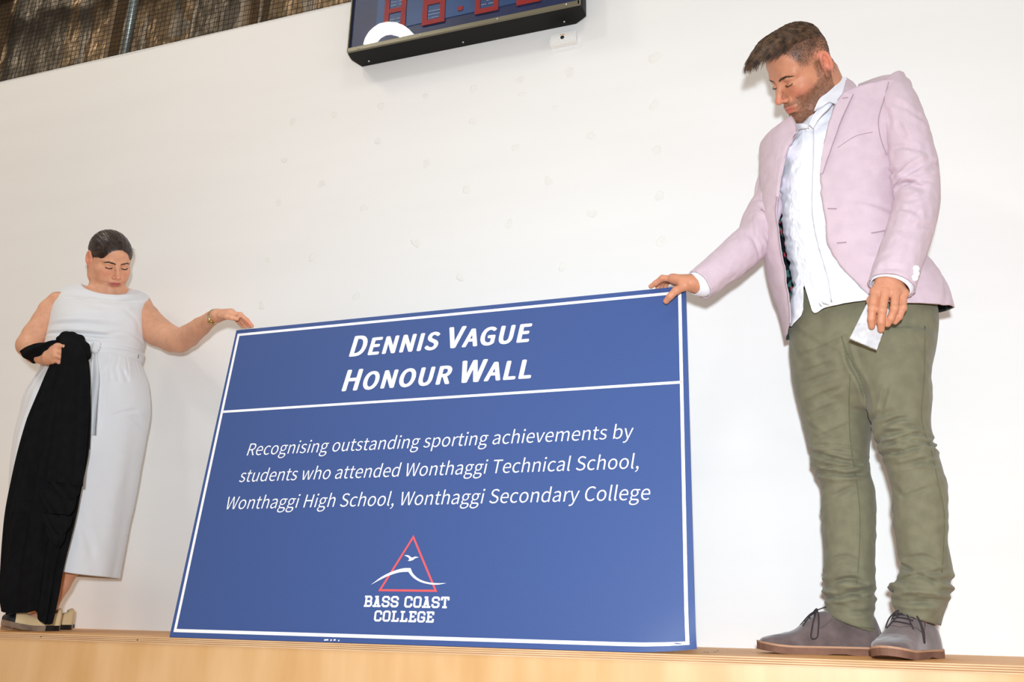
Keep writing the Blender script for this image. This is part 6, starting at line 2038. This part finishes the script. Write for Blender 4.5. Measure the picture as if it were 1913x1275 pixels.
# hair: combed back flat into a low knot
H = Body()
wl = lambda *p: HW.w(p)
H.ell(wl(0, -0.012, 0.038), np.array([0.0775, 0.0945, 0.0835]) * HW.s, HW.R, 0.01)
H.ell(wl(0, 0.028, 0.042), np.array([0.0645, 0.0640, 0.0590]) * HW.s, HW.R, 0.02)
H.ell(wl(0, -0.045, -0.02), np.array([0.062, 0.055, 0.055]) * HW.s, HW.R, 0.02)
H.ell(wl(0, -0.112, -0.035), np.array([0.030, 0.026, 0.028]) * HW.s, HW.R, 0.01)
v, f = H.block(hcw - [0.18, 0.18, 0.15], hcw + [0.18, 0.18, 0.16], 0.0022)
q = HW.l(v)
ang = np.arctan2(q[:, 2] - 0.0, np.abs(q[:, 0]) + 1e-4)
st_ = vnoise(ang * 26, q[:, 1] * 6, 3) * 0.0011 + vnoise(ang * 60, q[:, 1] * 9, 7) * 0.0006
dv = v - wl(0, 0, 0.02); v = v + dv / np.linalg.norm(dv, axis=1, keepdims=True) * st_[:, None]
qf = HW.l(v)[f].mean(1)
x_, y_, z_ = qf[:, 0], qf[:, 1], qf[:, 2]
oval = ((x_ / .064) ** 2 + ((y_ - .105) / .092) ** 2 + ((z_ + .018) / .090) ** 2) < 1 + 0.03 * vnoise(x_ * 150, y_ * 150, z_ * 150)
zmin = np.interp(y_, [-.2, -.05, -.026, -.018, .0, .02, .035, .2], [-.075, -.070, -.045, .022, .020, .002, .012, .04])
kp = (~oval) & (z_ > zmin)
hw_ = fast_mesh('hair', v, f[kp], m_hair_w, woman)
parts = []
r = np.random.default_rng(9)
bvHW = BVHTree.FromPolygons([Vector(p) for p in v], [tuple(a) for a in f])
ff_ = f[kp]
for i in r.integers(0, len(ff_), 2600):
    p = v[ff_[i]].mean(0); lq = HW.l(p)
    pts = [p]
    for s_ in range(7):
        tgt = wl(0, -0.11, -0.02)
        d_ = nrm(tgt - pts[-1]); qn = pts[-1] + d_ * 0.0075
        h = bvHW.find_nearest(Vector(qn))
        pts.append(np.array(h[0]) + np.array(h[1]) * 0.0003)
    parts.append(strip_strand(pts[1:], 0.00045, 0.0002))
for i in range(26):       # a few loose hairs at the temples
    a_ = r.random(); sg = -1 if r.random() < .7 else 1
    p = wl(sg * 0.070, 0.010 + .03 * r.random(), 0.03 + .04 * r.random())
    o_ = HW.R @ np.array([sg * (.006 + .010 * r.random()), .01 * r.random(), -.012 * r.random()])
    parts.append(strip_strand([p, p + o_ * .6, p + o_ + HW.R @ np.array([0, 0, -.008 * r.random()])], 0.0003, 0.0001))
V, F = merge(parts)
mesh_obj('hair_strands', V, F, hair_mat('hair_sheen', (44, 32, 28), (96, 74, 62), rough=0.3), hw_)
# earring
ep = wl(0.083, -0.008, -0.030)
v, f = tube_data([ep + 0.007 * (math.cos(t) * nrm(HW.R[:, 1]) + math.sin(t) * nrm(HW.R[:, 2])) - HW.R[:, 2] * .006 for t in np.linspace(0, 6.28, 18)[:-1]], 0.0008, 6, closed=True)
mesh_obj('earring', v, f, mat('silver', (215, 215, 212), rough=0.2, metal=1.0), woman)

# ---------------------------------------------------------------- dress
m_dress = weave_mat('white_dress_crepe', (226, 228, 231), rough=0.85, scale=1500, strength=0.15, var=0.008)
bod = Loft([
    (P(152, 529, -.335), P(239, 541, -.20), .056, .052, .050),
    (P(128, 532, -.355), P(258, 543, -.165), .070, .065, .050),
    (P(109, 539, -.370), P(275, 551, -.132), .084, .078, .050),
    (P(100, 556, -.375), P(272, 570, -.130), .116, .09, .036),
    (P(93, 582, -.375), P(269.5, 592, -.130), .144, .10, .010),
    (P(89, 608, -.375), P(271, 618, -.130), .158, .10),
    (P(84, 632, -.375), P(271.5, 640, -.130), .152, .10),
    (P(80, 655, -.375), P(266, 662, -.135), .146, .10),
    (P(78, 676, -.375), P(263, 684, -.135), .144, .10)], expo=2.2, front=FW)
fb = folds([(2.6, .62, 1.2, .66, .03, .004), (2.4, .74, 1.0, .80, .03, .005), (1.0, .70, .3, .78, .02, .004), (2.9, .7, 2.2, .74, .02, .004),
            (1.9, .19, 1.3, .20, .02, .004), (1.2, .22, .7, .16, .02, .003), (2.6, .2, 2.0, .21, .02, .002)])
v1, f1 = tube_loft(bod, 200, 120, lambda th, v: fb(th, v) + .0012 * vnoise(np.cos(th) * 4, v * 12, np.sin(th) * 4), cap=(False, False))
skt = Loft([
    (P(79, 670, -.375), P(262, 678, -.135), .146, .10),
    (P(72, 694, -.38), P(268, 694, -.135), .154, .105),
    (P(60, 716, -.385), P(276, 714, -.135), .160, .11),
    (P(48, 740, -.39), P(279, 738, -.135), .164, .112),
    (P(38, 775, -.395), P(279.5, 770, -.135), .166, .113),
    (P(28, 812, -.40), P(273, 815, -.14), .166, .113),
    (P(19, 882, -.40), P(259, 882, -.145), .164, .112),
    (P(12, 976, -.40), P(240, 976, -.15), .160, .110),
    (P(-2, 1066, -.40), P(220, 1082, -.155), .158, .108)], expo=2.15, front=FW)
fk_ = folds([(.9, .02, .85, .12, .010, .003), (1.1, .01, 1.15, .10, .010, .003), (.6, .02, .55, .10, .010, .003), (1.3, .02, 1.35, .13, .010, .003), (.4, .03, .2, .14, .012, .003),
             (2.5, .03, 2.6, .2, .014, .005), (2.8, .05, 2.9, .25, .014, .005), (.8, .30, .2, .35, .02, .004), (2.3, .1, 2.5, .5, .02, .005)])


def skd(th, v):
    return fk_(th, v) + (0.005 * np.sin(th * 5 + 1.3 + v) + 0.003 * np.sin(th * 9 + v * 2)) * np.clip(v * 1.6, 0, 1) + 0.0015 * vnoise(np.cos(th) * 5, v * 10, np.sin(th) * 5)


v2, f2 = tube_loft(skt, 220, 170, skd, cap=(False, False), vlow=lambda TH: 1 - 0.045 * np.exp(-((np.mod(TH, 2 * math.pi) - 2.25) / .55) ** 2))
V, F = merge([(v1, f1), (v2, f2)])
dress = mesh_obj('dress', V, F, m_dress, woman)
so = dress.modifiers.new('cloth', 'SOLIDIFY'); so.thickness = 0.003; so.offset = -1
bvD = BVHTree.FromPolygons([Vector(p) for p in V], F)
# sash round the waist, knot and two hanging ends
th = np.linspace(0, 2 * math.pi, 160, endpoint=False)
rows = []
for k, (vv_, o_) in enumerate(((.86, .000), (.875, .006), (.91, .0075), (.915, .0045), (.925, .0075), (.965, .006), (.985, .000))):
    sag = 0.02 * np.sin(th)
    G, n_ = bod.grid(th[None, :], np.clip(np.full((1, len(th)), vv_) + 0.012 * np.sin(th * 1)[None], 0, 1), lambda t, v: np.full_like(t, o_) + 0.0012 * np.sin(t * 7 + k))
    rows.append(G[0])
V = np.array(rows).reshape(-1, 3)
sash = mesh_obj('sash', V, grid_faces(7, 160, True), m_dress, woman)
kb = Body()
kc = stick(bvD, 177, 653, 0.012)
ux = nrm(P(187, 653, kc[1]) - P(177, 653, kc[1])); uz = np.array([0, 0, 1.0])
kb.ell(kc, [0.022, 0.014, 0.019], None, 0.004)
for (a_, b_, c_, d_) in ((-.020, .010, .018, .016), (-.022, .002, .020, .006), (-.020, -.008, .018, -.004), (-.014, -.014, .012, -.014)):
    kb.chain([kc + ux * a_ + uz * b_ + FW * .008, kc + FW * .018 + uz * (b_ + d_) * .5, kc + ux * c_ + uz * d_ + FW * .008], [.005, .007, .005], k=0.004)
v, f = kb.block(kc - .045, kc + .045, 0.0022); v = smooth_net(v, f, 1)
fast_mesh('knot', v, f, m_dress, sash)


def tail(pts, w, off=0.010):
    V = []; n = 40
    q = cr(np.array([(a, b, 0) for a, b in pts], float), n)
    for i in range(n):
        c = stick(bvD, q[i, 0], q[i, 1], off)
        for j, t in enumerate(np.linspace(-1, 1, 7)):
            wd = w * (0.55 + 0.45 * min(1, i / 12)) * (1 if i < n - 3 else 1)
            V.append(c + ux * t * wd + FW * (0.003 * math.sin(t * 3 + i * .12)))
    V, F = thick(np.array(V), grid_faces(n, 7), 0.002)
    return mesh_obj('sash_end', V, F, m_dress, sash)


tail([(176, 662), (179, 700), (176, 750), (171, 815)], 0.017, 0.016)
tail([(172, 664), (168, 720), (166, 780), (163, 841)], 0.012, 0.010)
zc = stick(bvD, 255, 664, 0.009)
v, f = tube_data([zc, zc + [0.001, -.001, -0.014]], 0.0016, 6); mesh_obj('zip_pull', v, f, mat('zip_metal', (150, 150, 140), rough=.3, metal=.8), dress)

# watch on her left wrist
wc = P(401, 591.5, -.347); wax = nrm(P(410, 587, -.365) - P(392, 598, -.33))
e1 = nrm(np.cross(wax, [0, 0, 1])); e2 = np.cross(wax, e1)
m_steel = mat('watch_steel', (205, 205, 202), rough=0.22, metal=1.0)
m_gold = mat('watch_gold', (212, 176, 104), rough=0.25, metal=1.0)
watch = empty('watch', wc); put_under(watch, woman)
Rw = 12.0 * M_PER_PX(wc) + 0.0012
bm = bmesh.new(); nl = 26
for k in range(nl):
    a = 2 * math.pi * k / nl
    c = wc + Rw * (math.cos(a) * e1 + math.sin(a) * e2)
    rd = nrm(c - wc); tg = np.cross(wax, rd)
    Mx = Matrix([[*(tg * .0075), c[0]], [*(wax * .013), c[1]], [*(rd * .0022), c[2]], [0, 0, 0, 1]])
    Mx = Matrix(((tg[0] * .0072, wax[0] * .0185, rd[0] * .0024, c[0]), (tg[1] * .0072, wax[1] * .0185, rd[1] * .0024, c[1]), (tg[2] * .0072, wax[2] * .0185, rd[2] * .0024, c[2]), (0, 0, 0, 1)))
    bmesh.ops.create_cube(bm, size=1.0, matrix=Mx)
wb = obj_bm('bracelet', bm, m_steel, watch)
bm = bmesh.new()
for k in range(nl):
    a = 2 * math.pi * (k + .0) / nl
    c = wc + (Rw + .0008) * (math.cos(a) * e1 + math.sin(a) * e2)
    rd = nrm(c - wc); tg = np.cross(wax, rd)
    Mx = Matrix(((tg[0] * .0074, wax[0] * .0065, rd[0] * .0022, c[0]), (tg[1] * .0074, wax[1] * .0065, rd[1] * .0022, c[1]), (tg[2] * .0074, wax[2] * .0065, rd[2] * .0022, c[2]), (0, 0, 0, 1)))
    bmesh.ops.create_cube(bm, size=1.0, matrix=Mx)
obj_bm('gold_links', bm, m_gold, watch)
toc = nrm(CC - wc); toc = nrm(toc - wax * (toc @ wax))
wd_ = nrm(toc * 0.75 - np.array([0, 0, .65]))
c = wc + wd_ * (Rw + .001)
v, f = tube_data([c, c + wd_ * .005], 0.0115, 20); mesh_obj('case', v, f, m_gold, watch)

# ---------------------------------------------------------------- shoe: cream slingback with black toe and tread
m_cream = mat('cream_leather', (226, 198, 150), rough=0.6)
m_blk = mat('black_patent', (18, 18, 20), rough=0.3)
m_tan = mat('taupe_sole', (150, 126, 104), rough=0.7, rgb2=(120, 98, 80), vscale=30)


def pump(heel, toe, zh, lift_, parent):
    heel = np.array([heel[0], heel[1], 0.0]); toe = np.array([toe[0], toe[1], 0.0])
    ax = toe - heel; L = np.linalg.norm(ax); ax /= L; sd = nrm(np.cross([0, 0, 1.0], ax))
    T = lambda a, b, c: heel + ax * (a * L) + sd * b + np.array([0, 0, c])
    ys = np.array([0, .03, .10, .25, .40, .55, .70, .85, .95, 1.0])
    w = np.array([.004, .022, .030, .033, .034, .040, .045, .040, .026, .006])
    h = np.array([.058, .066, .062, .046, .040, .046, .050, .044, .034, .022])
    tt = np.linspace(0, 1, 50); W = cr_eval(np.c_[w, h], ys, tt)
    lf = lambda t: lift_ * np.clip((t - .45) / .55, 0, 1) ** 1.5
    V = []; nu = 30; fm = []
    for k, t in enumerate(tt):
        for j in range(nu):
            a = math.pi * j / (nu - 1)
            V.append(T(t, W[k][0] * np.sign(math.cos(a)) * abs(math.cos(a)) ** .8, 0.016 + lf(t) + (W[k][1] - .010) * math.sin(a) ** .7))
    F = grid_faces(50, nu)
    for q in range(len(F)):
        t = tt[q // (nu - 1)]; fm.append(1 if t > .80 else 0)
    Fk = []; fk = []
    for q, fc in enumerate(F):
        t = tt[q // (nu - 1)]; j = q % (nu - 1)
        opening = (0.10 < t < 0.58) and (7 < j < nu - 9)
        if opening: continue
        Fk.append(fc); fk.append(fm[q])
    up_ = mesh_obj('shoe', V, Fk, [m_cream, m_blk], parent, fmat=fk)
    pts = [(t, W[k][0] + .003) for k, t in enumerate(tt)] + [(t, -(W[k][0] + .003)) for k, t in reversed(list(enumerate(tt)))]
    n = len(pts); V = []
    for lvl in (0, 1):
        for t, y in pts: V.append(T(t, y * (0.94 if lvl == 0 else 1), (0.0 + lf(t), .017 + lf(t) * 1.0)[lvl]))
    F = [tuple(range(n))[::-1], tuple(range(n, 2 * n))] + [(i, (i + 1) % n, n + (i + 1) % n, n + i) for i in range(n)]
    fm = [0, 0] + [1 if (pts[i][0] < .28) else 0 for i in range(n)]
    mesh_obj('sole', V, F, [m_tan, m_blk], up_, smooth=False, fmat=fm)
    return up_


a_ = P(112, 1173, -.275); b_ = P(4, 1170, -.42)
pump([a_[0], -.275], [b_[0], -.425], 0, .018, woman)
pump([a_[0] - .075, -.145], [a_[0] - .20, -.33], 0, .0, woman)

# ================================================================== BLACK CLOTH
m_black = weave_mat('black_jersey', (19, 20, 22), rough=1.0, scale=900, strength=0.4, var=0.15, sheen=0.0, spec=0.08)
YC = -.475
cl = Loft([
    (P(108, 640, YC), P(128, 632, YC), .010, .010),
    (P(111, 650, YC), P(152, 645, YC), .022, .020),
    (P(106, 668, YC), P(162, 668, YC), .030, .026),
    (P(97, 690, YC), P(165, 690, YC), .036, .03),
    (P(78, 741, YC), P(166, 741, YC), .042, .034),
    (P(61, 790, YC), P(163, 795, YC), .046, .036),
    (P(46, 842, YC), P(158, 845, YC), .048, .036),
    (P(33, 893, YC), P(146, 905, YC + .01), .046, .034),
    (P(19, 958, YC), P(136, 950, YC + .01), .044, .032),
    (P(12, 1014, YC + .01), P(123, 1002, YC + .015), .042, .030),
    (P(6, 1072, YC + .015), P(110, 1060, YC + .02), .038, .028),
    (P(3, 1118, YC + .02), P(100, 1120, YC + .03), .032, .024),
    (P(6, 1146, YC + .03), P(90, 1168, YC + .04), .026, .020)], expo=2.1)


def cl_low(TH):
    # lower edge: raised over the toes, a long corner at the right
    t = np.mod(TH, 2 * math.pi)
    return np.interp(t, [0, .3, .6, 1.0, 1.4, 2.0, 2.6, 3.14, 4.5, 5.6, 6.2832], [1.0, 1.0, .99, .965, .975, .985, .990, .985, .96, .98, 1.0])


def cld(th, v):
    w = np.clip(v * 3, 0, 1)
    return w * (0.0060 * np.sin(th * 9 + 2 * v + 1.0) + 0.0045 * np.sin(th * 15 - 3 * v) + 0.004 * np.sin(th * 5 + 4 * v)) + 0.003 * vnoise(np.cos(th) * 6, v * 7, np.sin(th) * 6)


v1, f1 = tube_loft(cl, 180, 200, cld, cap=(True, False), vlow=cl_low)
# the folded-over front fall with its free corner
YF2 = YC - .052
fp = Loft([
    (P(112, 630, YC - .02), P(140, 630, YC - .02), .012, .004),
    (P(116, 660, YF2), P(160, 662, YF2), .012, .004),
    (P(112, 700, YF2), P(164, 692, YF2), .012, .004),
    (P(107, 760, YF2), P(165.5, 745, YF2), .012, .004),
    (P(98, 830, YF2), P(160, 830, YF2), .012, .004),
    (P(86, 900, YF2), P(153, 909, YF2), .010, .004)], expo=2.0)
v2, f2 = tube_loft(fp, 90, 90, lambda th, v: 0.004 * np.sin(th * 7 + v * 3) * np.clip(v * 2, 0, 1), cap=(True, True))
# cascading folds below it
cas = []
for k, (x0_, y0_, x1_, y1_, dz_) in enumerate(((88, 895, 150, 915, 26), (74, 915, 142, 940, 34), (80, 960, 134, 975, 30), (86, 985, 122, 1005, 26))):
    fl = Loft([(P(x0_, y0_, YC - .046), P(x1_, y0_ + 6, YC - .046), .010, .006), (P(x0_ + 6, y0_ + dz_ * .6, YC - .050), P(x1_ - 4, y1_ + dz_ * .3, YC - .048), .012, .006),
               (P(x0_ + 20, y0_ + dz_ * 1.3, YC - .050), P(x1_ - 12, y1_ + dz_ * .7, YC - .048), .008, .004)])
    cas.append(tube_loft(fl, 50, 24, lambda th, v: .003 * np.sin(th * 6 + v * 4 + k), cap=(True, True)))
# bunched top over the hand, and the strip round the wrist
bn = Body()
tp_ = [(112, 634), (122, 629), (134, 632), (146, 638), (155, 650), (160, 664)]
q = [P(a, b, YC - .010) for a, b in tp_]
bn.chain(q, [.013, .017, .021, .022, .021, .018], k=0.012)
bn.chain([P(114, 641, YC - .02), P(124, 641, YC - .02), P(137, 641, YC - .012), P(150, 655, YC - .01)], [.008, .013, .018, .02], k=0.01)
bn.chain([P(122, 655, YC + .012), P(134, 662, YC + .012), P(132, 690, YC + .01)], [.02, .026, .03], k=0.02)
c0 = P(135, 660, YC); v3, f3 = bn.block(c0 - .10, c0 + .10, 0.003); 
v3 = v3 + 0.0025 * np.stack([vnoise(v3[:, 0] * 60, v3[:, 1] * 30, v3[:, 2] * 60, s_) for s_ in (1, 2, 3)], 1)
wr = Loft([
    (P(58, 677, -.470), P(56, 660, -.445), .040, .030),
    (P(66, 675, -.475), P(66, 652, -.455), .042, .032),
    (P(78, 671, -.485), P(79, 646, -.470), .042, .030),
    (P(90, 665, -.492), P(94, 644, -.480), .038, .026),
    (P(101, 652, -.500), P(106, 642, -.490), .026, .020),
    (P(108, 645, -.500), P(116, 641, -.492), .014, .014)], expo=2.0)
v4, f4 = tube_loft(wr, 50, 40, lambda th, v: 0.002 * np.sin(th * 6 + v * 6), cap=(False, False))
V, F = merge([(v1, f1), (v2, f2), (v3, [tuple(a) for a in f3])] + cas + [(v4, f4)])
cloth = mesh_obj('black_cloth', V, F, m_black)
tag(cloth, 'long black cloth gathered in the fist of the woman, hanging to her shoe', 'cloth')

crease(dress, [[1.4, 1.2] + [(150, 566), (200, 574), (250, 566)], [(175, 558), (215, 562), (255, 552)], [(120, 620), (170, 628), (230, 620)], [1.2, 1.2] + [(125, 628), (160, 624), (205, 632)], [(228, 575), (255, 600), (262, 630)],
               [1, 1.2] + [(205, 690), (208, 704), (210, 716)], [1, 1.2] + [(215, 688), (219, 700), (222, 712)], [1, 1.2] + [(228, 690), (236, 706), (240, 716)], [(190, 695), (186, 760), (182, 800)],
               [(205, 780), (235, 770), (262, 765)], [1.5, 1] + [(75, 705), (68, 760), (62, 830)], [1.5, 1] + [(90, 700), (84, 740), (76, 790)], [2, 1] + [(150, 960), (165, 1010), (175, 1050)]], w=4, dep=0.0045)
